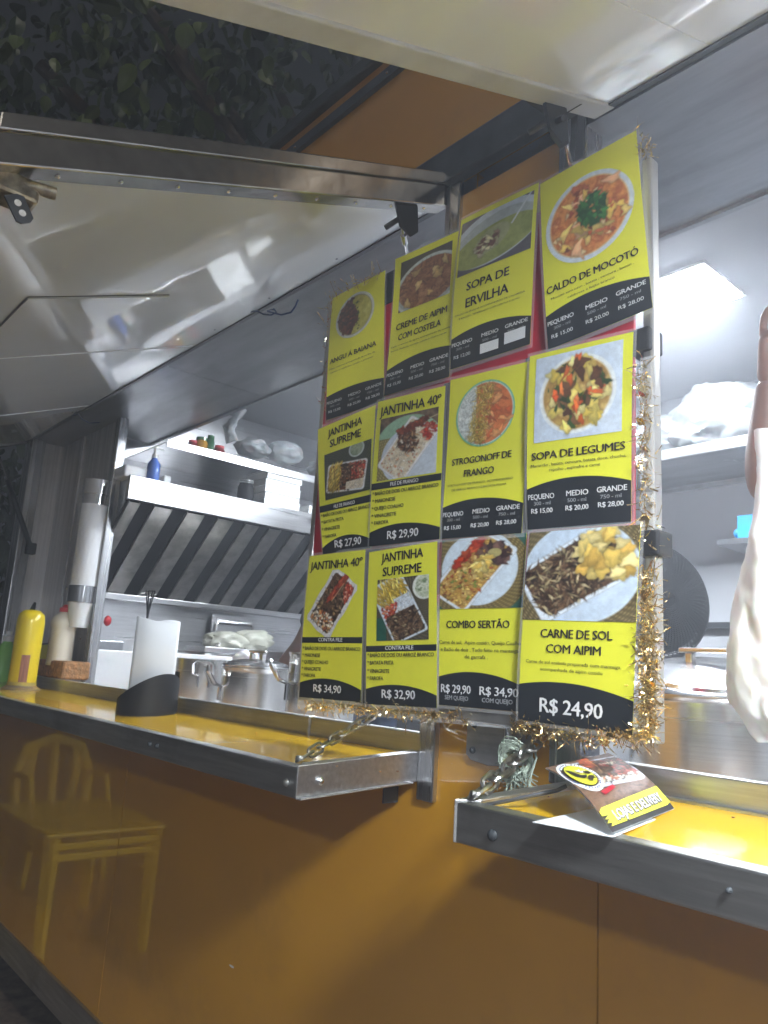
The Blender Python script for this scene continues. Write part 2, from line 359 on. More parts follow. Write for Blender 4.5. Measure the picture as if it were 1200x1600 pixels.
# ------------------------------------------------------------------ hatches
def hatch(x0, x1, s, z0, lab, depth=.87, bm_=None):
    c = Vector((x0, 0, z0))
    def pt(x, y, dz=0): return Vector((x, y, z0+s*y+dz))
    root = P('serving_hatch', slab(B(), [pt(x0+.03, -.02, .006), pt(x1-.03, -.02, .006), pt(x1-.03, -depth+.03, .006), pt(x0+.03, -depth+.03, .006)], (0, 0, .012)), CREAM, label=lab)
    obj('outer_skin', slab(B(), [pt(x0, -.0, .066), pt(x1, -.0, .066), pt(x1, -depth, .066), pt(x0, -depth, .066)], (0, 0, .005)), YWALL, root)
    for xe, q in ((x0, 1), (x1, -1)):
        e = B(); w_ = .042
        slab(e, [pt(xe, -.0), pt(xe+q*w_, -.0), pt(xe+q*w_, -depth), pt(xe, -depth)], (0, 0, .066))
        slab(e, [pt(xe-q*.006, -.0, .050), pt(xe-q*.0005, -.0, .050), pt(xe-q*.0005, -depth, .050), pt(xe-q*.006, -depth, .050)], (0, 0, .028))
        obj('side_beam', e, bm_ or BEAM, root, bevel=.005)
    e = B(); slab(e, [pt(x0, -depth), pt(x1, -depth), pt(x1, -depth-.04), pt(x0, -depth-.04)], (0, 0, .066)); obj('outer_beam', e, BEAM, root, bevel=.005)
    e = B(); slab(e, [pt(x0, -.0, .002), pt(x1, -.0, .002), pt(x1, -.02, .002), pt(x0, -.02, .002)], (0, 0, .05)); obj('hinge_edge', e, DGREY, root)
    return root, pt
hl, hlp = hatch(XL, -1.065, .405, 2.437, 'left raised serving hatch with cream glossy underside')
hr, hrp = hatch(-.705, XR, .40, 2.449, 'right raised serving hatch with pale grey underside', bm_=BEAMP)
def hatch_panel(px, hp, s, z0, off, thick, m, parent, name):
    pts = []
    for p in px:
        r = ray(*p); t = (z0+off+s*CAM[1]-CAM[2])/(r[2]-s*r[1]); pts.append(Vector(CAM+r*t))
    return obj(name, slab(B(), pts, (0, 0, thick)), m, parent)
# flush panel let into the left hatch
pa = ray(180, 524); 
def onh(px, py, s=.405, z0=2.437, off=0):
    r = ray(px, py); t = (z0+off+s*CAM[1]-CAM[2])/(r[2]-s*r[1]); return Vector(CAM+r*t)
A_ = onh(264, 464); B_ = onh(172, 524); C_ = onh(45, 466)
xa, xb, ya, yb = A_.x, B_.x, A_.y, C_.y
obj('flush_panel', slab(B(), [hlp(xa, ya), hlp(xb, ya), hlp(xb, yb), hlp(xa, yb)], (0, 0, .01)), CREAM, hl)
fr = B()
for (x0, y0, x1, y1) in ((xa, ya, xb, ya), (xa, yb, xb, yb)): slab(fr, [hlp(x0, y0-.002, +.004), hlp(x1, y0-.002, +.004), hlp(x1, y0+.002, +.004), hlp(x0, y0+.002, +.004)], (0, 0, .004))
for x0 in (xa, xb): slab(fr, [hlp(x0-.002, ya, +.004), hlp(x0+.002, ya, +.004), hlp(x0+.002, yb, +.004), hlp(x0-.002, yb, +.004)], (0, 0, .004))
obj('panel_edging', fr, HINGE, hl)
# joint strips across the hatch sheets
for x in (-3.1, -2.2): obj('sheet_joint', slab(B(), [hlp(x, -.03, .0035), hlp(x+.02, -.03, .0035), hlp(x+.02, -.84, .0035), hlp(x, -.84, .0035)], (0, 0, .004)), CREAM, hl)
for x in (-.50, .5): obj('sheet_joint', slab(B(), [hrp(x, -.03, .0035), hrp(x+.02, -.03, .0035), hrp(x+.02, -.84, .0035), hrp(x, -.84, .0035)], (0, 0, .004)), CREAM, hr)
# lit LED panel under the right hatch
def led(x0, x1, y0, y1, fz, m, parent, name='ceiling_light'):
    f = slab(B(), [Vector((x0-.012, y0-.012, fz(y0-.012))), Vector((x1+.012, y0-.012, fz(y0-.012))), Vector((x1+.012, y1+.012, fz(y1+.012))), Vector((x0-.012, y1+.012, fz(y1+.012)))], (0, 0, .012))
    o = obj(name, f, FRAMEW, parent)
    d = B(); slab(d, [Vector((x0, y0, fz(y0)-.003)), Vector((x1, y0, fz(y0)-.003)), Vector((x1, y1, fz(y1)-.003)), Vector((x0, y1, fz(y1)-.003))], (0, 0, .002)); obj('diffuser', d, m, o)
    return o
led(.25, .55, -.78, -.58, lambda y: 2.449+.40*y-.008, LEDO, hr, 'hatch_light')
q0 = aZ(1098, 415, ZC-.01); q1 = aZ(1157, 463, ZC-.01); q2 = aZ(1042, 503, ZC-.01)
led(q2.x, (q0.x+q1.x)/2, q0.y, q1.y, lambda y: ZC-.009, LEDM, truck)
led(-2.35, -2.08, 1.0, 1.27, lambda y: ZC-.009, LEDM, truck)
led(.5, .77, q0.y, q1.y, lambda y: ZC-.009, LEDM, truck)

# ------------------------------------------------------------------ gas struts
def strut(top, bot, parent, split=.45, r=.011, bracket=True, q=1):
    top = Vector(top); bot = Vector(bot); mid = top.lerp(bot, split)
    o = P('gas_strut', tube(B(), [mid, bot], r, 12), BLACKP, smooth=True)
    obj('piston_rod', tube(B(), [top, mid], r*.38, 10), CHROME, o, smooth=True)
    obj('collar', tube(B(), [top.lerp(bot, .045), top.lerp(bot, .09)], r*.75, 10), CHROME, o, smooth=True)
    return o
def bracket(c, q, parent):
    c = Vector(c); b = B()
    slab(b, [c+Vector((0, -.032, .030)), c+Vector((0, .034, .036)), c+Vector((0, .040, -.02)), c+Vector((0, .022, -.038)), c+Vector((0, -.010, -.028))], (q*.006, 0, 0))
    slab(b, [c+Vector((0, -.032, .030)), c+Vector((0, .034, .036)), c+Vector((-q*.03, .034, .036)), c+Vector((-q*.03, -.032, .030))], (0, 0, .005))
    tube(b, [c+Vector((0, -.006, -.006)), c+Vector((-q*.032, -.02, -.022))], .006, 8)
    return obj('strut_bracket', b, BLACKP, parent, bevel=.001)
# left hatch
tL = aX(628, 352, -1.10); tL2 = aY(641, 424, .01)
st = strut(tL, tL+(tL2-tL)*4.0, truck, .55); bracket(aX(630, 338, -1.085), 1, st)
tR = aX(878, 190, -.72); tR2 = aY(894, 272, .015)
st = strut(tR, tR+(tR2-tR)*4.0, truck, .6); bracket(aX(862, 185, -.70), 1, st); bracket(aX(868, 190, -.705), -1, st)
st = strut(aY(-40, 600, -.25), aY(46, 850, .02), truck, .62, .012)
bq = box(B(), (-.018, -.02, -.03), (.02, .02, .022)); bmesh.ops.translate(bq, verts=bq.verts[:], vec=aY(48, 856, 0.01)); obj('strut_bracket', bq, BLACKP, st, bevel=.004)
# latch under the hatch corner
lc = onh(22, 300, off=-.02)
la = P('hatch_latch', box(B(), tuple(lc+Vector((-.03, -.03, -.015))), tuple(lc+Vector((.02, .03, .02)))), BRASS, bevel=.006)
lp = B(); q = aX(20, 305, lc.x+.015); q2_ = aX(38, 345, lc.x+.015)
ax = (q2_-q); s_ = ax.cross(Vector((1, 0, 0))).normalized()*.013
slab(lp, [q-s_, q+s_, q2_+s_*.95, q2_+s_*.5+ax*.12, q2_-s_*.5+ax*.12, q2_-s_*.95], (.004, 0, 0)); obj('latch_tongue', lp, HINGE, la)
for k in (.35, .75): obj('screw', lathe(B(), [(.005, 0), (0, .002)], q+ax*k+Vector((.005, 0, 0)), 10, (1, 0, 0)), FRAMEW, la)
obj('latch_pin', tube(B(), [lc+Vector((.01, .0, .01)), lc+Vector((.02, .05, .012))], .009, 10), BRASS, la, smooth=True)

# ------------------------------------------------------------------ loose wires at the hinge
def wire(pts, r, m, name='wire'):
    b = tube(B(), pts, r, 6); return P(name, b, m, smooth=True)
wp = [aY(x, y, -.03) for x, y in ((392, 487), (402, 486), (412, 491), (424, 492), (432, 488), (428, 483), (418, 486), (440, 492), (455, 488), (462, 478), (466, 468))]
wire(wp, .0025, WIREB)
wire([aY(x, y, -.02) for x, y in ((112, 650), (122, 647), (128, 655), (140, 661), (155, 660))], .0025, WIREB)

# ------------------------------------------------------------------ chains
def chain(p0, p1, n, lab=None, L=None, sag=.0):
    p0 = Vector(p0); p1 = Vector(p1); d = (p1-p0); L = d.length/n
    root = P('chain', lathe(B(), [(.008, 0), (.006, .006), (0, .007)], p0, 10), CHAIN, label=lab)
    a0, b0 = frame_of(d); me = None
    for i in range(n):
        c = p0.lerp(p1, (i+.5)/n)+Vector((0, 0, -sag*math.sin(math.pi*(i+.5)/n)))
        ang = .5+i*1.45
        s = a0*math.cos(ang)+b0*math.sin(ang); dn = d.normalized()
        h = L*.66; r = L*.27; pts = []
        for k in range(16):
            a = 2*math.pi*k/16; ca, sa = math.cos(a), math.sin(a)
            pts.append(c+dn*((h-r if ca > 0 else -(h-r))+ca*r)+s*sa*r)
        obj('chain_link', tube(B(), pts, L*.085, 6, closed=True), CHAIN, root, smooth=True)
chain(ptl(-1.095, -.262, .012), aY(600, 1108, -.012), 9, 'steel chain holding up the left ledge')
chain(ptr(-.70, -.265, .012), aY(838, 1160, -.03), 7, 'short steel chain tied with twine to the pillar')

# ------------------------------------------------------------------ kitchen: hood, shelves
hood = empty('range_hood', (-3.2, 1.0, 1.7), 'steel range hood with slanted dark baffle filters at the kitchen end', 'range hood')
HX = -3.0
obj('front_band', box(B(), (HX-.02, .150, 2.066), (HX, 1.96, 2.168)), STEELY, hood, bevel=.003)
obj('hood_top', box(B(), (-3.46, .18, 2.15), (HX-.02, 1.96, 2.165)), STEELY, hood)
obj('cheek', slab(B(), [(-3.455, .180, 2.15), (-3.1, .180, 2.15), (-3.1, .180, 2.0), (-3.455, .180, 1.70)], (0, .004, 0)), STEELY, hood)
p0 = Vector((HX-.022, 0, 2.066)); p1 = Vector((-3.44, 0, 1.71)); dv = p1-p0
nrm = Vector((dv.z, 0, -dv.x)).normalized()
if nrm.x < 0: nrm = -nrm
nrm = -nrm if nrm.z > 0 else nrm
slab(bb := B(), [p0+Vector((0, .16, 0)), p0+Vector((0, 1.95, 0)), p1+Vector((0, 1.95, 0)), p1+Vector((0, .16, 0))], tuple(-nrm*.01)); obj('filter_back', bb, DARKIN, hood)
BAFF = [(.165, .049), (.276, .081), (.426, .083), (.575, .078), (.716, .072), (.844, .067), (.977, .071), (1.109, .08), (1.25, .075), (1.39, .075), (1.53, .075), (1.67, .075)]
for y, wd in BAFF:
    b_ = B(); o1 = nrm*.012; o2 = nrm*.004
    slab(b_, [p0+dv*.0+Vector((0, y, 0))+o1, p0+Vector((0, y+wd, 0))+o1, p1+Vector((0, y+wd, 0))+o1, p1+Vector((0, y, 0))+o1], tuple(-o1*.2))
    slab(b_, [p0+Vector((0, y, 0))+o1, p0+Vector((0, y+.003, 0))+o1, p1+Vector((0, y+.003, 0))+o1, p1+Vector((0, y, 0))+o1], tuple(-o1*.95))
    slab(b_, [p0+Vector((0, y+wd-.003, 0))+o1, p0+Vector((0, y+wd, 0))+o1, p1+Vector((0, y+wd, 0))+o1, p1+Vector((0, y+wd-.003, 0))+o1], tuple(-o1*.95))
    obj('baffle', b_, FILT, hood)
obj('grease_gutter', box(B(), (-3.46, .19, 1.685), (-3.40, 1.95, 1.712)), STEELY, hood, bevel=.003)
tube(tb := B(), [Vector((HX+.02, 1.05, 2.14)), Vector((HX+.02, 1.5, 2.14))], .010, 8); obj('lamp_tube', tb, CHROME, hood, smooth=True)

shf = empty('wall_shelf', (-3.2, 1, 2.35), 'steel shelf above the range hood loaded with bags and jars', 'shelf')
obj('shelf_board', box(B(), (-3.455, .30, 2.345), (HX-.03, 1.96, 2.35)), STEELY, shf)
obj('shelf_lip', box(B(), (HX-.03, .30, 2.325), (HX-.022, 1.96, 2.362)), STEELY, shf, bevel=.002)
bs = empty('wall_shelf', (-.6, 1.8, 2.28), 'grey shelf high on the back wall holding clear plastic bags', 'shelf')
obj('shelf_board', box(B(), (-2.4, 1.56, 2.292), (.6, 1.995, 2.30)), SOFF, bs)
obj('shelf_lip', box(B(), (-2.4, 1.55, 2.285), (.6, 1.56, 2.325)), STEELH, bs, bevel=.002)
obj('under_rail', box(B(), (-2.4, 1.965, 2.27), (.6, 1.995, 2.291)), STEELH, bs)

# things on the hood
HTZ = 2.167
def stack_box(px, py, n, sx, sy, sz, x, grp, labs, first=0):
    b = aX(px, py, x); z = HTZ
    for i in range(n):
        o = B(); j = random.uniform(-.006, .006)
        box(o, (x-sx/2, b.y-sy/2+j, z), (x+sx/2, b.y+sy/2+j, z+sz*.52)); box(o, (x-sx/2-.004, b.y-sy/2+j-.004, z+sz*.52), (x+sx/2+.004, b.y+sy/2+j+.004, z+sz*.60)); box(o, (x-sx/2+.003, b.y-sy/2+j+.003, z+sz*.6), (x+sx/2-.003, b.y+sy/2+j-.003, z+sz*.985))
        obj('foam_box', o, FOAM, None, labs[i], 'foam box', grp, bevel=.008); z += sz
stack_box(424, 788, 3, .20, .20, .066, HX-.13, 'foam boxes on the range hood', ['white foam food box at the bottom of the stack on the hood', 'white foam food box in the middle of the stack on the hood', 'white foam food box on top of the stack on the hood'])
stack_box(490, 800, 1, .17, .17, .05, HX-.12, 'foam boxes on the range hood', ['low white foam box lying right of the tall stack on the hood'])
jb = aX(383, 776, HX-.08)
jr = empty('glass_jar', jb, 'dark glass jar with clear lid standing on the range hood', 'jar')
obj('jar_body', lathe(B(), [(0, 0), (.034, 0), (.038, .01), (.038, .075), (.030, .09)], (jb.x, jb.y, HTZ), 20), DARKIN, jr, smooth=True)
obj('jar_lid', lathe(B(), [(.030, .09), (.034, .092), (.034, .108), (0, .112)], (jb.x, jb.y, HTZ), 20), CLEAR, jr, smooth=True)
tb_ = aX(222, 742, HX-.1)
trb = B(); box(trb, (tb_.x-.08, tb_.y-.10, HTZ), (tb_.x+.06, tb_.y+.035, HTZ+.05)); obj('plastic_tub', trb, WHITEP, None, 'shallow white plastic tub on the left end of the hood', 'tub', bevel=.008)
trb = B(); box(trb, (tb_.x-.05, tb_.y+.10, HTZ), (tb_.x+.0, tb_.y+.135, HTZ+.055)); obj('plastic_tub', trb, WHITEP, None, 'narrow white tub just right of the blue pump bottle', 'tub', bevel=.006)
sb = aX(238, 748, HX-.04)
so_ = empty('soap_bottle', sb, 'blue soap pump bottle on the left end of the hood', 'bottle')
obj('bottle_body', lathe(B(), [(0, 0), (.024, 0), (.027, .01), (.027, .075), (.012, .095), (.012, .1)], (sb.x, sb.y, HTZ), 18), DKBLUE, so_, smooth=True)
pm = B(); lathe(pm, [(.014, .1), (.014, .115), (.005, .118), (.005, .14), (.012, .142), (.012, .152), (0, .155)], (sb.x, sb.y, HTZ), 14); tube(pm, [(sb.x, sb.y, HTZ+.148), (sb.x+.0, sb.y+.035, HTZ+.143)], .005, 8); obj('pump', pm, WHITEP, so_, smooth=True)
# jars on the shelf
for i, (px, py, m, h, r, lab) in enumerate(((302, 686, JAMR, .045, .022, 'small dark red jar at the left of the top shelf'), (315, 689, JAM, .065, .030, 'amber jar with green lid on the top shelf'), (329, 692, JAMG, .085, .018, 'tall dark green bottle on the top shelf'), (343, 697, JAMR, .05, .026, 'dark red jar beside the first white bag on the shelf'))):
    q = aX(px, py, HX-.09); t = empty('jar', (q.x, q.y, 2.35), lab, 'jar', 'jars on the top shelf')
    obj('jar_body', lathe(B(), [(0, 0), (r, 0), (r, h*.75), (r*.8, h*.9)], (q.x, q.y, 2.351), 18), m, t, smooth=True)
    obj('jar_lid', lathe(B(), [(r*.8, h*.9), (r*.86, h*.92), (r*.86, h*1.12), (0, h*1.14)], (q.x, q.y, 2.351), 18), [REDP, JAMG, JAMG, REDP][i], t, smooth=True)
# plastic bag rolls
def pxblob(px, py, x, rad, m, name, lab, cat, grp, amp=.25, fr=2, seed=1, flat=None, cr=.12):
    c = aX(px, py, x); b = B(); blob(b, c, rad, amp, fr, seed, 4, flat, cr); return obj(name, b, m, None, lab, cat, grp, smooth=True)
g_ = 'white plastic bags on the top shelf'
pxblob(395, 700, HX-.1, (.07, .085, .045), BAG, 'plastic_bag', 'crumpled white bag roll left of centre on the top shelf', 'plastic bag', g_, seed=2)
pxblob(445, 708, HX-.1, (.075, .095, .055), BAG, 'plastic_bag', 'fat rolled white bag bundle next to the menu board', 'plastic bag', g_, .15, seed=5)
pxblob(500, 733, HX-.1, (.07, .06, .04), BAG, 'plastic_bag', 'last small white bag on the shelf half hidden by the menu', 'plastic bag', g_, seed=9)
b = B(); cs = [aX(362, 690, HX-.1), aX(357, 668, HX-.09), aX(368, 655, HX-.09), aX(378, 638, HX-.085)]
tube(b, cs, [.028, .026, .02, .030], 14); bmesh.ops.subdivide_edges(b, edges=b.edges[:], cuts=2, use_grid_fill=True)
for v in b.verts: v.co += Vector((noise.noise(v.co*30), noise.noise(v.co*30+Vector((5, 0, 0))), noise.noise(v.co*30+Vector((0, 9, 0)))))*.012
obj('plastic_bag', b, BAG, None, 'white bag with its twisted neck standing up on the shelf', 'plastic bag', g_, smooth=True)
# clear bags on back shelf
g2 = 'clear plastic bags on the back shelf'
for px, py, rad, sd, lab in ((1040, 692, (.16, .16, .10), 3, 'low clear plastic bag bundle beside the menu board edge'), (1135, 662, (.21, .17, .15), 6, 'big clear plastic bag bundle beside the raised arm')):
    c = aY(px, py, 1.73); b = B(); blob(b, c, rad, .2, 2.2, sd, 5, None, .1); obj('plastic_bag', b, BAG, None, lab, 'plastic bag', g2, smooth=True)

# ------------------------------------------------------------------ pots
def pot(c, r, h, lab, lid=True, handles=(0, math.pi), tilt=None, hs=1., group='aluminium cooking pots behind the counter', hm=CHROME):
    c = Vector(c); t = empty('cooking_pot', c, lab, 'pot', group)
    prof = [(0, 0), (r*.94, 0), (r*.98, h*.05), (r, h*.15)]+[(r+(.0006 if k % 2 else 0), h*(.18+.76*k/14)) for k in range(15)]+[(r*1.03, h*.97), (r*1.035, h), (r*1.0, h), (r*.97, h*.9), (r*.95, h*.3), (0, h*.28)]
    obj('pot_body', lathe(B(), prof, c, 56), ALU, t, smooth=True)
    if lid:
        ax = tilt or (0, 0, 1); lp_ = [(r*1.04, 0), (r*1.05, .004), (r*.99, .009), (r*.93, .010), (r*.90, .016), (r*.55, .026), (0, .03)]
        l = obj('pot_lid', lathe(B(), lp_, c+Vector((0, 0, h+(.2*r if tilt else .002))), 56, ax), ALUL, t, smooth=True)
        cc = c+Vector((0, 0, h+(.03 if not tilt else .03+.2*r)))
        for sx in (-.05, .05):
            k = B(); box(k, tuple(cc+Vector((sx*r/.17-.008, -.009, -.012))), tuple(cc+Vector((sx*r/.17+.008, .009, .020)))); obj('handle_stud', k, ALU, l, bevel=.003)
        k = B(); box(k, tuple(cc+Vector((-.075*r/.17, -.007, .0205))), tuple(cc+Vector((.075*r/.17, .007, .030)))); obj('lid_handle', k, ALU, l, bevel=.003)
    for a in handles:
        d = Vector((math.cos(a), math.sin(a), 0)); s = Vector((-math.sin(a), math.cos(a), 0)); hb = B(); base = c+d*r*1.01+Vector((0, 0, h*.62))
        w_ = .040*hs; o_ = .05*hs; u_ = .05*hs
        tube(hb, [base-s*w_*.55-Vector((0, 0, .045*hs)), base-s*w_*.55, base-s*w_+d*o_*.5+Vector((0, 0, u_*.2)), base-s*w_+d*o_+Vector((0, 0, u_)), base-s*w_*.6+d*o_*1.05+Vector((0, 0, u_*1.25)), base+s*w_*.6+d*o_*1.05+Vector((0, 0, u_*1.25)), base+s*w_+d*o_+Vector((0, 0, u_)), base+s*w_+d*o_*.5+Vector((0, 0, u_*.2)), base+s*w_*.55, base+s*w_*.55-Vector((0, 0, .045*hs))], .0065*hs, 8)
        obj('pot_handle', hb, hm, t, smooth=True)
    return t
def potpx(pxl, pxr, pyr, Y, zb, **k):
    a = aY((pxl+pxr)/2, pyr, Y); dist = (a-Vector(CAM)).dot(Vector(ROT@np.array([0, 0, 1.])))
    r = (pxr-pxl)/2/FP*dist*.97; h = a.z-zb; return dict(c=(a.x, a.y, zb), r=r, h=h)
ra = math.atan2(-1.4, 1.0)
left_dir = math.atan2(right[1], right[0])+math.pi
k = potpx(347, 455, 1044, .40, 1.25); print('potA', k); pot(**k, lab='short aluminium pot with lid in the middle behind the left ledge', handles=(left_dir+.35, left_dir+.35+math.pi))
k = potpx(262, 392, 1026, .62, 1.25); print('potB', k); k['c'] = (k['c'][0], .86, 1.25) if False else k['c']; pot(**k, lab='wide aluminium pot behind the black paper holder', handles=(left_dir+1.7,), lid=True)
k = potpx(452, 560, 1022, .30, 1.25); print('potC', k); pot(**k, lab='tall aluminium pot half hidden by the menu board', handles=(left_dir+.15, left_dir+.15+math.pi), lid=False)
k = potpx(985, 1245, 1088, .42, 1.25); print('potD', k)
v = Vector((-k['c'][0], CAM[1]-k['c'][1], 0)).normalized()*.24
pot(**k, lab='large aluminium pot with lid in the right serving opening', handles=(), tilt=(v.x, v.y, 1))
k = potpx(165, 200, 1030, .40, 1.25); pot(**k, lab='small dented aluminium pot against the left jamb post', lid=False, handles=(left_dir+1.57-.2,), hs=.6)

# trays, containers at the left back
def tub(px0, px1, pyt, Y, zb, m, name, lab, cat):
    a = aY(px0, pyt, Y); b = aY(px1, pyt, Y); bm = B(); box(bm, (a.x, Y-.07, zb), (b.x, Y+.07, a.z)); box(bm, (a.x-.006, Y-.076, a.z-.012), (b.x+.006, Y+.076, a.z)); return obj(name, bm, m, None, lab, cat, bevel=.004)
# upright tray leaning on the end wall
def upright(px, py0, x, wy, zt, zb):
    pass
ty0 = aX(335, 960, -3.40); ty1 = aX(398, 965, -3.40)
tr = empty('steel_tray', (-3.4, (ty0.y+ty1.y)/2, 1.3), 'steel tray standing upright against the kitchen end wall', 'tray')
tm = B(); z1 = ty0.z; slab(tm, [(-3.43, ty0.y, z1), (-3.43, ty1.y+.02, z1), (-3.38, ty1.y+.02, 1.3), (-3.38, ty0.y, 1.3)], (.006, 0, .002)); obj('tray_sheet', tm, STEELY, tr, bevel=.002)
rm = B(); yA, yB = ty0.y+.03, ty1.y-.01
def tx(z): return -3.43+.05*(z1-z)/(z1-1.3)
tube(rm, [(tx(zz)+.016, yy, zz) for yy, zz in ((yA, z1-.03), (yB, z1-.03), (yB+.01, z1-.05), (yB+.01, 1.36), (yB, 1.34), (yA, 1.34), (yA-.01, 1.36), (yA-.01, z1-.05))], .010, 8, closed=True); obj('tray_rim', rm, STEELY, tr, smooth=True)
# yellowish bag of food in front of the tray
b = B(); c1 = aX(352, 1003, -3.05); c2 = aX(395, 1003, -3.05)
blob(b, c1, (.08, .10, .045), .25, 2, 4, 4, None, .1); obj('food_bag', b, BAGY, None, 'yellowish clear bag of food in front of the upright tray', 'food bag', 'bags of food by the upright tray', smooth=True)
b = B(); blob(b, c2, (.07, .095, .05), .3, 2, 8, 4, None, .12); obj('food_bag', b, BAGY, None, 'paler clear bag of food nearer the worker in black', 'food bag', 'bags of food by the upright tray', smooth=True)
b = B(); blob(b, aX(385, 1030, -2.8), (.06, .05, .035), .25, 2, 11, 4, None, .1); obj('folded_cloth', b, BAGS, None, 'pale cream folded cloth behind the middle pot lid', 'cloth', smooth=True)
cb = aX(358, 1010, -3.0); bm = B(); box(bm, (-3.1, cb.y-.16, 1.36), (-2.92, cb.y+.30, 1.50)); obj('steel_food_pan', bm, STEELY, None, 'dark steel food pan under the bags of food', 'food pan', bevel=.004)
bm = B(); wq = aX(262, 1022, -2.75); wr = aX(362, 1027, -2.75); box(bm, (-2.9, wq.y, wq.z-.012), (-2.74, wr.y, wr.z+.002)); obj('cutting_board', bm, WHITEP, None, 'white cutting board lying across the wide pot', 'cutting board', bevel=.003)
k_ = aX(172, 985, -3.3)
bx = empty('cash_box', (k_.x, k_.y, 1.3), 'small clear box with a red item behind the jamb post', 'box')
bm = B(); box(bm, (-3.36, k_.y-.06, 1.42), (-3.28, k_.y+.06, 1.50)); obj('box_body', bm, SOFF, bx, bevel=.004)
bm = B(); blob(bm, aX(168, 970, -3.3), (.014, .016, .022), .1, 2, 3, 3); obj('red_item', bm, REDP, bx, smooth=True)
bm = B(); u0 = aX(165, 1015, -3.28); box(bm, (-3.4, u0.y-.1, 1.25), (-3.26, u0.y+.19, u0.z)); obj('white_container', bm, WHITEP, None, 'white plastic container behind the small dented pot', 'container', bevel=.006)
# whisk hanging behind the paper holder
wk = B(); c = aY(229, 975, .1)
for i in range(4):
    a = i*math.pi/4; pts = []
    for q in range(17):
        tt = q/16*math.pi; wv = math.sin(tt)*.018; pts.append(c+Vector((math.cos(a)*wv*(1 if q < 8 else 1)*(1), math.sin(a)*wv, .11*(1-abs(q-8)/8)**.75)))
    L_ = [c+Vector((math.cos(a)*.017*math.sin(math.pi*q/16)*math.copysign(1, 8-q), math.sin(a)*.017*math.sin(math.pi*q/16)*math.copysign(1, 8-q), .115*math.sin(math.pi*q/16)**.6)) for q in range(17)]
    tube(wk, L_, .0022, 6)
wke = empty('whisk', aY(229, 985, .1), 'black whisk standing behind the white paper sheets', 'whisk')
obj('whisk_wires', wk, BLACKP, wke, smooth=True); obj('whisk_handle', tube(B(), [c, c-Vector((0, 0, .2))], .009, 10), BLACKP, wke, smooth=True)

# fan
fc = aY(1026, 940, 1.55); ax_ = Vector((.80, -.45, .05)).normalized(); s1, s2 = frame_of(ax_)
fan = empty('pedestal_fan', (fc.x, fc.y, .53), 'black pedestal fan seen edge on behind the menu board', 'fan')
fb = B(); FR = .205
def fpt(rr, a, o): return fc+(s1*math.cos(a)+s2*math.sin(a))*rr+ax_*o
dome = lambda q: .075*(1-(q/FR)**2.5)
for rr in np.linspace(.03, FR, 26): tube(fb, [fpt(rr, 2*math.pi*k/40, dome(rr)) for k in range(40)], .0022, 5, closed=True)
for rr in np.linspace(.05, FR, 10): tube(fb, [fpt(rr, 2*math.pi*k/40, -dome(rr)-.01) for k in range(40)], .0022, 5, closed=True)
for k in range(72):
    a = 2*math.pi*k/72
    tube(fb, [fpt(rr, a, dome(rr)) for rr in np.linspace(.04, FR, 6)], .0018, 4); tube(fb, [fpt(rr, a, -dome(rr)-.01) for rr in np.linspace(.04, FR, 6)], .0018, 4)
tube(fb, [fpt(FR+.004, 2*math.pi*k/48, -.005) for k in range(48)], .009, 6, closed=True)
obj('fan_cage', fb, BLACKP, fan, smooth=True)
for k in range(3):
    b = B(); pts = []; a0 = k*2.094
    slab(b, [fpt(.03, a0, .0), fpt(.17, a0-.25, -.02), fpt(.185, a0+.25, .01), fpt(.15, a0+.6, .03), fpt(.03, a0+.8, .02)], tuple(ax_*.004)); obj('fan_blade', b, BLACKP, fan)
obj('fan_shroud', lathe(B(), [(0, -.006), (FR*.86, -.006), (FR*.9, .0), (FR*.86, .004), (0, .004)], fc, 40, ax_), BLACKP, fan, smooth=True)
obj('fan_motor', lathe(B(), [(0, -.16), (.05, -.15), (.06, -.08), (.055, -.02), (0, .0)], fc, 20, ax_), BLACKP, fan, smooth=True)
obj('fan_pole', tube(B(), [fc-ax_*.08, fc-ax_*.08-Vector((0, 0, .2)), Vector((fc.x-ax_.x*.08, fc.y-ax_.y*.08, .6))], .018, 12), BLACKP, fan, smooth=True)
obj('fan_base', lathe(B(), [(0, 0), (.2, 0), (.2, .02), (.03, .06), (0, .06)], (fc.x-ax_.x*.08, fc.y-ax_.y*.08, .53), 24), BLACKP, fan, smooth=True)
# small shelf with blue thing at right
ss = aY(1140, 850, 1.8); sv = empty('small_shelf', ss, 'small grey bracket shelf on the white wall beside the hanging bag', 'shelf')
obj('shelf_board', box(B(), (ss.x, ss.y-.1, ss.z-.02), (ss.x+.4, 1.995, ss.z)), SOFF, sv); obj('shelf_wire', tube(B(), [(ss.x+.06, ss.y+.05, ss.z-.02), (ss.x+.055, ss.y+.05, ss.z-.25)], .004, 6), DGREY, sv)
bl = aY(1175, 848, 1.76); b = B(); box(b, (bl.x-.04, bl.y-.03, ss.z), (bl.x+.06, bl.y+.05, ss.z+.09)); blob(b, (bl.x-.045, bl.y, ss.z+.03), (.02, .02, .02), .1, 2, 2, 2); obj('blue_tub', b, BLUEP, None, 'bright blue plastic tub on the small grey shelf', 'tub', bevel=.006)

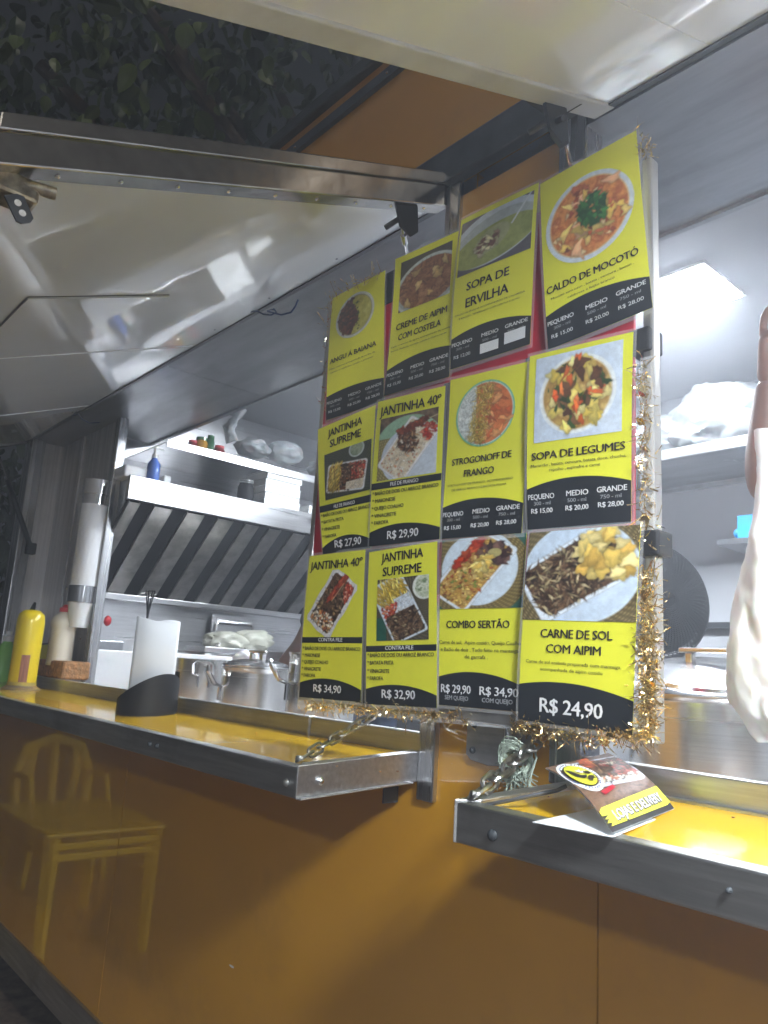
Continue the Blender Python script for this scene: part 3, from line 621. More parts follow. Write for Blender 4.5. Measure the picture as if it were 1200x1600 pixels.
# ------------------------------------------------------------------ cup dispenser on the jamb
ct = aY(154, 752, .10); cbm = aY(126, 948, .10); axd = (ct-cbm); Ld = axd.length; cr_ = .056
cd = empty('cup_dispenser', cbm, 'tall white tube cup dispenser with chrome bands on the steel jamb', 'cup dispenser')
def seg(name, a, b, r0, r1, m, cap=True):
    b_ = B(); lathe(b_, [(0, a), (r0, a), (r1, b), (0, b)], cbm, 28, axd); return obj(name, b_, m, cd, smooth=True, bevel=.001)
seg('top_cap', Ld*.88, Ld, cr_*1.04, cr_*1.04, CHROME); seg('clear_neck', Ld*.80, Ld*.88, cr_*.97, cr_*.97, CHROME); seg('tube_body', Ld*.16, Ld*.80, cr_, cr_, TUBEW)
seg('lower_band', Ld*.03, Ld*.16, cr_*1.02, cr_*1.02, CHROME); seg('paper_cup', -Ld*.16, Ld*.03, cr_*.70, cr_*.9, WHITEP)
# bottle, basket, cards, condiments on the left
bp_ = aY(91, 1040, .06); mb = empty('mayonnaise_bottle', bp_, 'clear ribbed bottle of mayonnaise with red cap by the jamb', 'bottle')
hb_ = (aY(92, 950, .075).z-bp_.z)
BW = 1.38
pr = [(0, 0), (.034, 0), (.036, .005)]
for i in range(9): pr += [(.036, .012+i*.0155), (.0348, .019+i*.0155)]
zz = .012+9*.0155
pr += [(.036, zz+.01), (.040, zz+.03), (.034, zz+.055), (.017, zz+.078), (.015, zz+.085)]
sc = hb_/(zz+.105)
obj('bottle_body', lathe(B(), [(r*BW, z*sc) for r, z in pr], bp_, 28), MAYO, mb, smooth=True)
obj('bottle_cap', lathe(B(), [(0, (zz+.082)*sc), (.026, (zz+.082)*sc), (.026, (zz+.10)*sc), (.017, (zz+.103)*sc), (.010, (zz+.115)*sc), (0, (zz+.117)*sc)], bp_, 20), REDP, mb, smooth=True)
ba = aY(60, 1056, .05); bb_ = aY(108, 1056, .05)
b = B(); box(b, (ba.x, .02, 1.338), (bb_.x, .13, bb_.z+.055)); obj('wicker_basket', b, WICKER, None, 'low brown wicker basket holding the bottle and cards', 'basket', bevel=.008)
for (x0, x1, y0, y1, m, lab) in ((58, 78, 1004, 1034, POSTY, 'small framed yellow card standing in the wicker basket'), (76, 86, 996, 1034, RED, 'small maroon framed card behind the yellow card')):
    p_ = [aY(x0, y0+2, .06), aY(x1, y0, .06), aY(x1-2, y1, .06), aY(x0-1, y1, .06)]; t = empty('framed_card', p_[3], lab, 'card', 'cards in the basket')
    obj('card_frame', slab(B(), p_, (0, .008, 0)), DGREY if m is POSTY else RED, t)
    cc = sum(p_, Vector())/4; obj('card_print', slab(B(), [cc+(q-cc)*.8+Vector((0, -.004, 0)) for q in p_], (0, .002, 0)), m, t)
# yellow toothpick dispenser
dz = 1.287; db = aZ(32, 1080, 1.286); dt = aY(40, 953, db.y)
H_ = dt.z-db.z; td = empty('toothpick_dispenser', db, 'yellow cylinder straw dispenser with a clear base on the left ledge', 'dispenser')
rr = .050
obj('dispenser_body', lathe(B(), [(rr*1.0, .02), (rr, H_-.045), (rr*.93, H_-.02), (rr*.6, H_-.004), (0, H_)], db, 32), YPLAS, td, smooth=True)
obj('dispenser_base', lathe(B(), [(0, 0), (rr*1.45, 0), (rr*1.4, .010), (rr*1.05, .022), (rr*1.02, .035)], db, 32), CLEAR, td, smooth=True)
b = B(); vd = math.atan2(CAM[1]-db.y, -db.x)
ring = [(vd-.28+.0+a*.085) for a in range(8)]
vs = [[b.verts.new((db.x+math.cos(a)*(rr+.001), db.y+math.sin(a)*(rr+.001), db.z+z)) for a in ring] for z in (.035, H_*.44)]
for i in range(7): b.faces.new((vs[0][i], vs[0][i+1], vs[1][i+1], vs[1][i]))
obj('picture_label', b, PINK, td)
gb = aY(6, 1055, -.02); t = empty('sauce_bottle', gb, 'clear bottle of green liquid at the left edge of the ledge', 'bottle')
obj('bottle_body', lathe(B(), [(0, 0), (.045, 0), (.045, .14), (.02, .175), (.02, .18)], (gb.x-.02, gb.y, 1.29), 24), GREENP, t, smooth=True)
obj('bottle_cap', lathe(B(), [(.022, .18), (.022, .205), (.012, .21), (.012, .225), (0, .226)], (gb.x-.02, gb.y, 1.29), 20), WHITEP, t, smooth=True)
kb = aY(48, 960, .03); b = B(); tube(b, [kb+Vector((0, 0, -.2)), kb+Vector((0, 0, -.01))], .028, 14); obj('vinegar_bottle', b, WICKER, None, 'brown sauce bottle with black spout behind the yellow dispenser', 'bottle', smooth=True)
b = B(); tube(b, [kb, kb+Vector((.02, 0, .03)), kb+Vector((.035, 0, .05))], [.012, .010, .006], 10); obj('bottle_spout', b, BLACKP, None, 'black pourer tip above the yellow dispenser', 'pourer', smooth=True)

# ------------------------------------------------------------------ paper holder
hc = aZ(228, 1118, 1.287); hold = empty('menu_holder', hc, 'black curved holder with white paper menus on the left ledge', 'menu holder')
dl = (hc-Vector(CAM)).dot(Vector(ROT@np.array([0, 0, 1.]))); rad = 46/FP*dl
vang = math.atan2(CAM[1]-hc.y, -hc.x); b = B(); n = 40; vo = []; 
hz = 66/FP*dl; hlo = 22/FP*dl
for k in range(n+1):
    a = vang+1.62-3.24*k/n          # camera side of the shell, from its right to its left
    tt = k/n; top = hlo+(hz-hlo)*(.5-.5*math.cos(math.pi*min(1, (1-abs(tt-.30)/.75))))
    vo.append([b.verts.new((hc.x+math.cos(a)*r_, hc.y+math.sin(a)*r_, hc.z+z)) for r_, z in ((rad, 0), (rad, top), (rad-.004, top), (rad-.004, 0))])
for i in range(n):
    for j in range(3): b.faces.new((vo[i][j], vo[i+1][j], vo[i+1][j+1], vo[i][j+1]))
b.faces.new(vo[0][::-1]); b.faces.new(vo[-1]); bmesh.ops.recalc_face_normals(b, faces=b.faces[:])
obj('holder_shell', b, BLACKP, hold, smooth=True)
obj('holder_base', lathe(B(), [(0, 0), (rad-.005, 0), (rad-.005, .008), (0, .008)], hc, 40), BLACKP, hold)
b = B()
for k in range(9):
    pass
vs0 = []
for k in range(13):
    a = vang+1.50+1.64*k/12; rb = rad-.003; vs0.append([b.verts.new((hc.x+math.cos(a)*rb, hc.y+math.sin(a)*rb, hc.z+z)) for z in (.004, hz*1.05)])
for i in range(12): b.faces.new((vs0[i][0], vs0[i+1][0], vs0[i+1][1], vs0[i][1]))
obj('holder_back', b, BLACKP, hold, smooth=True)
s_r = Vector((right[0], right[1], 0)).normalized(); bk = Vector((-math.cos(vang), -math.sin(vang), 0))
for i in range(3):
    b = B(); vs = []
    for k in range(17):
        tt = k/16; x_ = (-rad*.70+rad*1.52*tt); d_ = -rad*.62*math.cos((tt-.25)*1.5)+.004*i
        zt = (150-4*tt+2*math.sin(tt*7+i)*(.5+i*.4))/FP*dl*(.985+.008*i)
        p = hc+s_r*x_+bk*(d_+.0)
        vs.append([b.verts.new(p+Vector((0, 0, .008))), b.verts.new(p+Vector((0, 0, zt))+bk*.012)])
    for q in range(16): b.faces.new((vs[q][0], vs[q+1][0], vs[q+1][1], vs[q][1]))
    for f in b.faces: f.smooth = True
    o = obj('paper_sheet', b, PAPER, hold, smooth=True); sm = o.modifiers.new('thick', 'SOLIDIFY'); sm.thickness = .0006

# ------------------------------------------------------------------ menu board and posters
_tc = {}
def text2d(s, bold):
    key = (s, bold)
    if key in _tc: return _tc[key]
    cu = bpy.data.curves.new('t', 'FONT'); cu.body = s; cu.size = 1; cu.offset = bold; cu.resolution_u = 2; cu.space_character = .94
    ob = bpy.data.objects.new('t', cu); COL.objects.link(ob); dg = bpy.context.evaluated_depsgraph_get(); dg.update()
    me = bpy.data.meshes.new_from_object(ob.evaluated_get(dg))
    v = [(q.co.x, q.co.y) for q in me.vertices]; f = [tuple(p.vertices) for p in me.polygons]
    bpy.data.objects.remove(ob); bpy.data.curves.remove(cu); bpy.data.meshes.remove(me)
    _tc[key] = (v, f); return _tc[key]
CAPH = .73
class Sheet:
    """a printed sheet: four corners in space, bilinear, slightly bowed; d = unit vector towards the reader"""
    def __init__(s, c, d, bow=0, fn=None): s.c = [Vector(q) for q in c]; s.d = Vector(d); s.bow = bow; s.fn = fn
    def pt(s, u, v, layer=0):
        if s.fn: return s.fn(u, v, layer)
        a, b, c, d = s.c; p = a.lerp(b, u).lerp(d.lerp(c, u), v)
        return p+s.d*(s.bow*(4*v*(1-v))+s.bow*.8*math.sin(3*v+2*u)+layer*.0005)
def shp(sh, poly, layer, bm):
    bm.faces.new([bm.verts.new(sh.pt(u, v, layer)) for u, v in poly]); return bm
def gridm(sh, nx, ny, layer, u0=0, v0=0, u1=1, v1=1, top=None):
    bm = B(); rows = []
    for j in range(ny+1):
        row = []
        for i in range(nx+1):
            u = u0+(u1-u0)*i/nx; vt = top(u) if top else v0
            row.append(bm.verts.new(sh.pt(u, vt+(v1-vt)*j/ny, layer)))
        rows.append(row)
    for j in range(ny):
        for i in range(nx): bm.faces.new((rows[j][i], rows[j+1][i], rows[j+1][i+1], rows[j][i+1]))
    return bm
def lettering(sh, specs, layer, name, m, parent, asp):
    """specs: text, u0, u1, baseline v, cap height as a share of the sheet height"""
    for s, u0, u1, v0, ch in specs:
        bm = B(); bold = .0
        vs, fs = text2d(s, bold); x0 = min(q[0] for q in vs); x1 = max(q[0] for q in vs); w_ = x1-x0
        for ci, (dx, dy) in enumerate(((-.020, -.008), (.020, .008), (0, 0)) if ch > .022 else ((0, 0),)):
            ids = [bm.verts.new(sh.pt(u0+(x+dx-x0)/w_*(u1-u0), v0-(y+dy)/CAPH*ch, layer+ci*.25)) for x, y in vs]
            for f in fs:
                try: bm.faces.new([ids[i] for i in f])
                except ValueError: pass
        obj(name, bm, m, parent)

# ---- painting of the dish photographs (printed colour only)
class Cv:
    def __init__(s, w, h, bg):
        s.w, s.h = w, h; s.X, s.Y = np.meshgrid((np.arange(w)+.5)/w, (np.arange(h)+.5)/w); s.H = h/w
        s.im = np.ones((h, w, 3))*np.array(bg, float)
        s.rs = np.random.RandomState(w*7+h+int(sum(bg)))
    def noise(s, n, oct=3):
        out = np.zeros((s.h, s.w)); amp = 1; tot = 0
        for o in range(oct):
            k = n*2**o; g_ = s.rs.rand(int(k*s.H)+3, k+3); x = s.X*k; y = s.Y*k; xi = x.astype(int); yi = y.astype(int); fx = x-xi; fy = y-yi
            fx = fx*fx*(3-2*fx); fy = fy*fy*(3-2*fy)
            out += amp*((g_[yi, xi]*(1-fx)+g_[yi, xi+1]*fx)*(1-fy)+(g_[yi+1, xi]*(1-fx)+g_[yi+1, xi+1]*fx)*fy); tot += amp; amp *= .6
        return out/tot
    def blend(s, a, col): s.im = s.im*(1-a[..., None])+np.array(col, float)*a[..., None]
    def d_ell(s, cx, cy, rx, ry, ang=0):
        c, n_ = math.cos(ang), math.sin(ang); x = (s.X-cx)*c+(s.Y-cy)*n_; y = -(s.X-cx)*n_+(s.Y-cy)*c
        return (np.sqrt((x/rx)**2+(y/ry)**2)-1)*min(rx, ry)
    def d_box(s, cx, cy, rx, ry, ang=0, r=.03):
        c, n_ = math.cos(ang), math.sin(ang); x = np.abs((s.X-cx)*c+(s.Y-cy)*n_)-rx+r; y = np.abs(-(s.X-cx)*n_+(s.Y-cy)*c)-ry+r
        return np.sqrt(np.maximum(x, 0)**2+np.maximum(y, 0)**2)+np.minimum(np.maximum(x, y), 0)-r
    def fill(s, d, col, soft=.008): s.blend(np.clip(.5-d/soft, 0, 1), col)
    def tex(s, d, cols, n=14, soft=.01):
        f = s.noise(n, 4); f = np.clip((f-.25)/.5, 0, 1)*(len(cols)-1); i = np.clip(f.astype(int), 0, len(cols)-2); t = (f-i)[..., None]
        c = np.array(cols, float); pat = c[i]*(1-t)+c[i+1]*t; a = np.clip(.5-d/soft, 0, 1)[..., None]; s.im = s.im*(1-a)+pat*a
    def chips(s, d, n, ln, wd, cols, ang=None, spread=3.14):
        ok = np.argwhere(d < -.006)
        if len(ok) == 0: return
        for _ in range(n):
            j, i = ok[s.rs.randint(len(ok))]; cx, cy = s.X[j, i], s.Y[j, i]; l = s.rs.uniform(*ln); w_ = s.rs.uniform(*wd)
            a = (0 if ang is None else ang)+s.rs.uniform(-spread, spread); col = np.array(cols[s.rs.randint(len(cols))], float)*s.rs.uniform(.82, 1.12)
            R_ = int((l+.02)*s.w)+2; y0, y1, x0, x1 = max(0, j-R_), min(s.h, j+R_), max(0, i-R_), min(s.w, i+R_)
            X, Y = s.X[y0:y1, x0:x1], s.Y[y0:y1, x0:x1]; c, n_ = math.cos(a), math.sin(a)
            bend = s.rs.uniform(-3, 3); x = (X-cx)*c+(Y-cy)*n_; y = -(X-cx)*n_+(Y-cy)*c+bend*x*x
            th_ = np.arctan2(y/w_, x/l); q = np.sqrt((x/l)**2+(y/w_)**2)*(1+.20*np.sin(3*th_+bend)+.12*np.sin(5*th_+bend*7)); al = np.clip((1.1-q)*min(l, w_)*s.w*.9, 0, 1)
            sh_ = 1.06-.16*q**2-.10*(Y-cy)/w_*.5
            out = np.clip((1.4-q)*1.6, 0, 1)*.22
            im = s.im[y0:y1, x0:x1]; im *= (1-out[..., None]*(1-al[..., None])); s.im[y0:y1, x0:x1] = im*(1-al[..., None])+(col*sh_[..., None])*al[..., None]
    def weave(s, d, c1, c2, k=34):
        th = np.arctan2(s.Y-.5*s.H, s.X-.5); rr = np.hypot(s.X-.5, s.Y-.5*s.H); f = (np.sin(rr*k*4)*.5+.5)*(.6+.4*np.sin(th*60+rr*50)); a = np.clip(.5-d/.01, 0, 1)
        s.im = s.im*(1-a[..., None])+(np.array(c1)*(1-f[..., None])+np.array(c2)*f[..., None])*a[..., None]
    def grain(s, a=8): s.im = np.clip(s.im*(1+(s.noise(24, 3)-.5)[..., None]*.16)+s.rs.randn(s.h, s.w, 1)*a*.4, 0, 255)
BR = [(70, 38, 22), (110, 62, 36), (140, 84, 50), (52, 30, 20), (160, 110, 70)]
MEAT = [(58, 40, 30), (90, 66, 48), (120, 92, 68), (40, 28, 22), (150, 124, 96)]
RICE = [(236, 226, 206), (220, 205, 176), (240, 236, 226)]; REDS = [(190, 50, 34), (214, 84, 54), (170, 36, 30), (226, 130, 100)]
FRY = [(222, 190, 74), (204, 166, 52), (236, 212, 110)]; YEL = [(232, 208, 120), (240, 222, 150), (220, 186, 90)]
def ph_angu(w=110, h=106):
    c = Cv(w, h, (230, 225, 60)); c.fill(c.d_ell(.5, .48, .47, .46), (205, 212, 205)); c.fill(c.d_ell(.5, .48, .42, .41), (150, 150, 120))
    b = c.d_ell(.5, .48, .40, .39); c.tex(b, [(196, 190, 92), (176, 170, 70), (206, 204, 120)], 5)
    l = np.maximum(b, (c.X-.52)+.08*np.sin(c.Y*9)); c.tex(l, [(66, 28, 22), (98, 44, 32), (122, 62, 46)], 10); c.chips(l, 90, (.03, .07), (.02, .035), [(84, 36, 28), (120, 58, 44), (60, 24, 20)])
    c.chips(np.maximum(b, np.abs(c.X-.58)-.04), 14, (.02, .04), (.01, .02), [(60, 80, 30), (90, 110, 40)]); c.grain(); return c, c.d_ell(.5, .48, .47, .46)
def ph_creme(w=110, h=106):
    c = Cv(w, h, (80, 76, 66)); c.fill(c.d_ell(.56, .60, .66, .52, -.15), (190, 200, 196)); c.fill(c.d_ell(.56, .60, .61, .47, -.15), (160, 168, 166))
    b = c.d_ell(.56, .57, .58, .43, -.15); c.tex(b, [(150, 104, 72), (128, 84, 58), (172, 126, 90)], 9); c.chips(b, 110, (.03, .08), (.006, .015), [(120, 74, 52), (160, 112, 82), (98, 60, 44)])
    c.chips(b, 9, (.05, .09), (.04, .06), [(206, 176, 116), (190, 156, 96)]); c.grain(); return c, None
def ph_ervilha(w=116, h=100):
    c = Cv(w, h, (90, 86, 90)); c.fill(c.d_ell(.5, .40, .66, .42, -.2), (205, 214, 220)); c.fill(c.d_ell(.5, .44, .60, .36, -.2), (180, 190, 188))
    b = c.d_ell(.5, .52, .60, .28, -.18); c.tex(b, [(150, 160, 84), (164, 172, 96), (140, 150, 78)], 4); c.fill(c.d_ell(.47, .46, .26, .17, -.5), (168, 172, 120)); c.chips(c.d_ell(.40, .52, .20, .12, -.5), 26, (.03, .07), (.02, .035), [(190, 180, 140), (150, 120, 96), (206, 200, 160), (110, 70, 56)])
    c.fill(c.d_box(.86, .16, .24, .012, -1.0, .01), (220, 226, 226)); c.grain(6); return c, None
def ph_caldo(w=130, h=124):
    c = Cv(w, h, (230, 225, 60)); c.fill(c.d_ell(.5, .48, .49, .475), (214, 226, 236)); c.fill(c.d_ell(.5, .48, .44, .425), (224, 196, 150))
    b = c.d_ell(.5, .48, .425, .41); c.tex(b, [(206, 124, 64), (224, 152, 84), (190, 104, 56), (232, 176, 110)], 7); c.chips(b, 34, (.04, .10), (.03, .05), [(232, 206, 120), (222, 190, 96), (200, 110, 70), (236, 186, 140)])
    c.chips(b, 30, (.02, .04), (.01, .03), [(180, 84, 50), (150, 70, 46), (240, 214, 160)]); g_ = c.d_ell(.56, .44, .15, .17); c.chips(g_, 60, (.03, .06), (.02, .035), [(44, 110, 50), (30, 84, 40), (70, 140, 66)]); c.grain(); return c, c.d_ell(.5, .48, .49, .475)
def tray(c, cx, cy, a, b, ang, col=(222, 224, 226)):
    c.fill(c.d_box(cx, cy, a+.03, b+.03, ang, .06), tuple(np.array(col)*.82)); c.fill(c.d_box(cx, cy, a+.022, b+.022, ang, .05), col); return c.d_box(cx, cy, a-.01, b-.01, ang, .05)
def half(c, cx, cy, ang, lo, hi):    # strip of the tray along its long axis
    x = (c.X-cx)*math.cos(ang)+(c.Y-cy)*math.sin(ang); return np.maximum(lo-x, x-hi)
def ph_supreme(w=110, h=112):
    c = Cv(w, h, (70, 78, 70)); c.weave(c.d_box(.5, .5, .8, .8), (52, 58, 50), (96, 100, 84), 50); c.fill(c.d_ell(.70, .10, .16, .17), (190, 200, 200)); c.tex(c.d_ell(.70, .10, .13, .14), [(120, 140, 110), (170, 180, 160)], 12)
    a = .12; d = tray(c, .48, .62, .40, .28, a); c.tex(d, BR[:3], 10); c.chips(np.maximum(d, half(c, .48, .62, a, -.5, -.12)), 110, (.07, .12), (.012, .018), FRY, -1.2, .5)
    m_ = np.maximum(d, half(c, .48, .62, a, -.13, .12)); c.chips(m_, 120, (.02, .05), (.012, .02), MEAT+[(160, 100, 60)]); r = np.maximum(d, np.maximum(half(c, .48, .62, a, .10, .5), c.Y-.72)); c.chips(r, 120, (.02, .035), (.012, .02), REDS+[(220, 190, 150)])
    r = np.maximum(d, np.maximum(half(c, .48, .62, a, .02, .5), .74-c.Y)); c.tex(r, RICE, 30); c.chips(r, 60, (.012, .02), (.006, .009), RICE); c.grain(); return c, None
def ph_j40(w=116, h=118):
    c = Cv(w, h, (84, 66, 52)); c.tex(c.d_box(.5, .1, .9, .25), [(60, 44, 36), (120, 98, 80), (84, 66, 50)], 5); c.fill(c.d_ell(.5, .55, .60, .52), (150, 190, 160)); c.weave(c.d_box(.02, .75, .2, .4), (120, 110, 60), (196, 180, 120), 40); c.fill(c.d_ell(.62, .68, .56, .48), (204, 214, 226))
    a = -.9; d = tray(c, .50, .58, .44, .26, a, (232, 232, 236)); c.tex(d, RICE, 14); c.chips(d, 180, (.015, .03), (.01, .016), RICE+[(226, 170, 120), (210, 120, 80)])
    c.chips(c.d_ell(.52, .44, .17, .20, -.6), 110, (.03, .06), (.012, .02), BR+[(190, 150, 100)]); c.chips(c.d_ell(.86, .34, .12, .15), 60, (.02, .045), (.012, .03), REDS)
    c.fill(c.d_box(.90, .14, .16, .006, -.25), (206, 190, 150)); c.chips(c.d_box(.58, .22, .26, .05, -.28), 60, (.03, .05), (.02, .04), [(130, 50, 30), (168, 76, 44), (96, 34, 22)]); c.grain(); return c, None
def ph_strog(w=124, h=130):
    c = Cv(w, h, (230, 225, 60)); D = c.d_ell(.5, .52, .48, .50); c.fill(D, (110, 190, 160)); c.fill(c.d_ell(.5, .52, .455, .475), (196, 214, 206)); b = c.d_ell(.5, .52, .44, .46)
    c.tex(b, [(190, 96, 50), (212, 120, 68), (224, 140, 84)], 5); c.chips(np.maximum(b, .5-c.X), 26, (.05, .10), (.025, .05), [(216, 140, 84), (230, 164, 104), (186, 88, 46)]); l = np.maximum(b, c.X-.36); c.tex(l, [(206, 214, 214), (228, 232, 228)], 20); c.chips(l, 170, (.015, .03), (.006, .010), [(236, 240, 238), (210, 220, 220), (190, 200, 200)])
    c.chips(np.maximum(b, np.abs(c.X-.44+.16*(c.Y-.5))-.15), 420, (.04, .08), (.006, .009), FRY+[(240, 220, 140), (184, 150, 50)]); c.grain(); return c, D
def ph_leg(w=140, h=134):
    c = Cv(w, h, (206, 220, 236)); c.tex(c.d_box(.5, .5, .9, .9), [(200, 214, 232), (214, 226, 240)], 2); c.fill(c.d_ell(.5, .48, .44, .43), (232, 238, 242)); c.fill(c.d_ell(.5, .48, .40, .395), (216, 206, 180)); b = c.d_ell(.5, .48, .385, .38)
    c.tex(b, [(200, 170, 90), (170, 130, 70), (214, 190, 120)], 6)
    for cols, n, l, w_ in (([(236, 214, 110), (226, 200, 90), (240, 226, 150)], 26, (.06, .10), (.04, .06)), ([(118, 76, 48), (92, 56, 36), (140, 96, 64)], 14, (.05, .09), (.035, .055)), ([(34, 66, 32), (54, 90, 40)], 16, (.03, .06), (.015, .03)), ([(222, 104, 48), (232, 128, 66), (208, 84, 38)], 11, (.04, .08), (.03, .045)), ([(236, 216, 120), (240, 226, 150)], 10, (.04, .07), (.03, .045)), ([(118, 76, 48), (92, 56, 36)], 6, (.04, .07), (.03, .04)), ([(44, 80, 36)], 8, (.02, .05), (.01, .02)), ([(226, 108, 50)], 3, (.06, .09), (.02, .03))): c.chips(b, n, l, w_, cols)
    c.grain(5); return c, None
def ph_contra40(w=120, h=126):
    c = Cv(w, h, (225, 222, 50)); a = -.95; D = c.d_box(.50, .52, .50, .31, a, .07)+.01*np.sin(c.X*22); d = tray(c, .50, .52, .44, .25, a, (226, 226, 230)); c.fill(np.maximum(D, -c.d_box(.5, .52, .46, .27, a, .06)), (214, 216, 220)); c.tex(d, MEAT, 12)
    c.chips(d, 150, (.03, .06), (.012, .02), MEAT+[(180, 150, 100)]); c.chips(np.maximum(d, half(c, .5, .52, a, -.5, -.18)), 90, (.02, .04), (.015, .022), RICE+[(220, 160, 90), (206, 110, 60)]); r = c.d_ell(.84, .38, .10, .20, .2); c.chips(np.maximum(r, d), 110, (.02, .035), (.012, .02), REDS+[(236, 170, 140)])
    c.chips(c.d_box(.62, .28, .28, .05, -.85), 46, (.04, .07), (.02, .03), [(180, 70, 40), (206, 96, 56), (150, 50, 30)], -.85, .3); c.fill(c.d_box(.62, .36, .2, .005, -.85), (230, 210, 160)); c.grain(); return c, D
def ph_contrasup(w=106, h=134):
    c = Cv(w, h, (96, 84, 62)); c.weave(c.d_box(.5, .6, .9, .9), (60, 56, 44), (134, 120, 92), 60); c.fill(np.maximum(c.d_box(.0, 1.2, .2, .4), -1), (40, 90, 74)); c.fill(c.d_ell(.92, .22, .22, .26), (214, 218, 210)); c.tex(c.d_ell(.93, .22, .18, .22), [(170, 180, 150), (210, 214, 196), (120, 140, 100)], 14)
    a = 1.15; d = tray(c, .42, .62, .62, .32, a, (212, 224, 234)); c.chips(np.maximum(d, half(c, .42, .62, a, -.7, -.15)), 150, (.08, .14), (.014, .02), FRY, .9, .5)
    r = np.maximum(d, np.maximum(half(c, .42, .62, a, -.2, .12), .35-c.X)); c.tex(r, [(200, 214, 226), (226, 232, 238)], 24); c.chips(r, 80, (.012, .02), (.007, .01), [(220, 228, 236), (240, 242, 246)]); r = np.maximum(d, np.maximum(half(c, .42, .62, a, -.14, .30), c.X-.40)); c.chips(r, 110, (.02, .045), (.014, .024), REDS+[(224, 140, 80)])
    r = np.maximum(d, np.maximum(half(c, .42, .62, a, .08, .7), .2-c.X)); c.tex(r, MEAT, 14); c.chips(r, 140, (.025, .06), (.010, .018), MEAT+[(176, 160, 120)]); c.grain(); return c, None
def ph_combo(w=124, h=124):
    c = Cv(w, h, (50, 96, 84)); c.weave(c.d_ell(.45, .5, .62, .66), (96, 82, 44), (178, 156, 100), 60); c.fill(c.d_ell(.47, .44, .46, .52), (206, 220, 232)); c.fill(c.d_ell(.47, .44, .44, .50), (212, 226, 238)); a = -.95; d = tray(c, .40, .48, .50, .25, a, (224, 232, 240))
    c.tex(d, [(206, 172, 90), (180, 130, 60), (226, 200, 130)], 16); c.chips(d, 200, (.015, .035), (.012, .02), [(226, 196, 110), (206, 168, 80), (150, 70, 40), (120, 140, 60)]); c.chips(c.d_ell(.64, .26, .20, .17), 40, (.04, .07), (.03, .045), [(90, 62, 60), (66, 44, 44), (120, 88, 76)]); c.fill(c.d_ell(.66, .24, .08, .06), (178, 168, 110)); c.chips(c.d_ell(.50, .42, .10, .18, .4), 20, (.05, .09), (.025, .04), YEL)
    c.chips(c.d_box(.34, .22, .26, .045, -.85), 40, (.04, .06), (.03, .045), [(186, 60, 30), (160, 46, 26), (206, 90, 50)], -.85, .3); c.grain(); return c, None
def ph_carne(w=140, h=124):
    c = Cv(w, h, (90, 80, 66)); c.weave(c.d_box(.5, .5, .9, .9), (84, 74, 48), (168, 148, 104), 64); c.fill(c.d_ell(.50, .42, .53, .50), (206, 220, 234)); c.fill(c.d_ell(.50, .42, .51, .48), (198, 214, 232)); a = -.55; d = tray(c, .47, .42, .46, .27, a, (222, 232, 242)); d = np.maximum(d, c.d_ell(.46, .44, .48, .44)); d = d+.02*(c.noise(8)-.5)
    c.tex(d, MEAT, 16); c.chips(d, 330, (.03, .07), (.008, .016), MEAT+[(164, 150, 110), (186, 170, 130)]); c.chips(np.maximum(c.d_ell(.74, .26, .24, .25, .3), c.d_box(.47, .42, .5, .34, a, .05)), 46, (.05, .09), (.04, .06), [(232, 206, 120), (222, 190, 96), (240, 220, 150), (204, 166, 80)]); c.grain(); return c, None

def photo(sh, painter, u0, v0, u1, v1, parent, layer=2):
    c, D = painter(); w, h = c.w, c.h
    co_ = []; cols = lin(c.im)
    for j in range(h+1):
        for i in range(w+1): co_.append(sh.pt(u0+(u1-u0)*i/w, v0+(v1-v0)*j/h, layer)-ORG[parent])
    fs = []; 
    for j in range(h):
        for i in range(w):
            if D is not None and D[j, i] > 0: continue
            a = j*(w+1)+i; fs.append((a, a+w+1, a+w+2, a+1))
    me = bpy.data.meshes.new('dish_photo'); me.from_pydata(co_, [], fs)
    at = me.color_attributes.new('Col', 'FLOAT_COLOR', 'CORNER')
    arr = np.ones((len(fs)*4, 4), np.float32); k = 0
    ii = np.array([(f[0]//(w+1), f[0] % (w+1)) for f in fs])
    pad = np.pad(cols, ((0, 1), (0, 1), (0, 0)), mode='edge'); padp = np.pad(cols, ((1, 0), (1, 0), (0, 0)), mode='edge')
    vert = (pad+np.pad(cols, ((1, 0), (0, 1), (0, 0)), mode='edge')+np.pad(cols, ((0, 1), (1, 0), (0, 0)), mode='edge')+padp)/4
    for q, (dj, di) in enumerate(((0, 0), (1, 0), (1, 1), (0, 1))): arr[q::4, :3] = vert[ii[:, 0]+dj, ii[:, 1]+di]
    at.data.foreach_set('color', arr.ravel()); me.materials.append(PRINT)
    o = bpy.data.objects.new('dish_photo', me); link(o); o.parent = parent; ORG[o] = ORG[parent]; return o

YB = -.05
board = empty('menu_board', (aY(1000, 1148, YB).x-.4, YB, 1.36), 'red backed menu board with grey frame hung across the central pillar', 'menu board')
rb = [aY(520, 470, YB), aY(1006, 226, YB), aY(1012, 880, YB), aY(486, 1000, YB)]
rb = [aY(512, 490, YB), aY(845, 330, YB), aY(990, 300, YB), aY(990, 882, YB), aY(484, 960, YB)]
obj('backing_sheet', slab(B(), rb, (0, .006, 0)), RED, board)
x0 = aY(1004, 300, YB).x; x1 = aY(1026, 900, YB).x; zt_ = aY(1008, 250, YB).z; zb_ = aY(1000, 1160, YB).z
obj('frame_post', box(B(), (x0, YB-.004, zb_), (x1, YB+.02, zt_)), FRAMEG, board, bevel=.004)
xl = aY(497, 700, YB).x; obj('frame_post', box(B(), (xl-.004, YB-.002, zb_+.03), (xl+.012, YB+.02, aY(515, 470, YB).z)), FRAMEG, board, bevel=.004)
obj('frame_rail', box(B(), (xl, YB-.001, zb_), (x0, YB+.018, zb_+.022)), FRAMEG, board, bevel=.004)
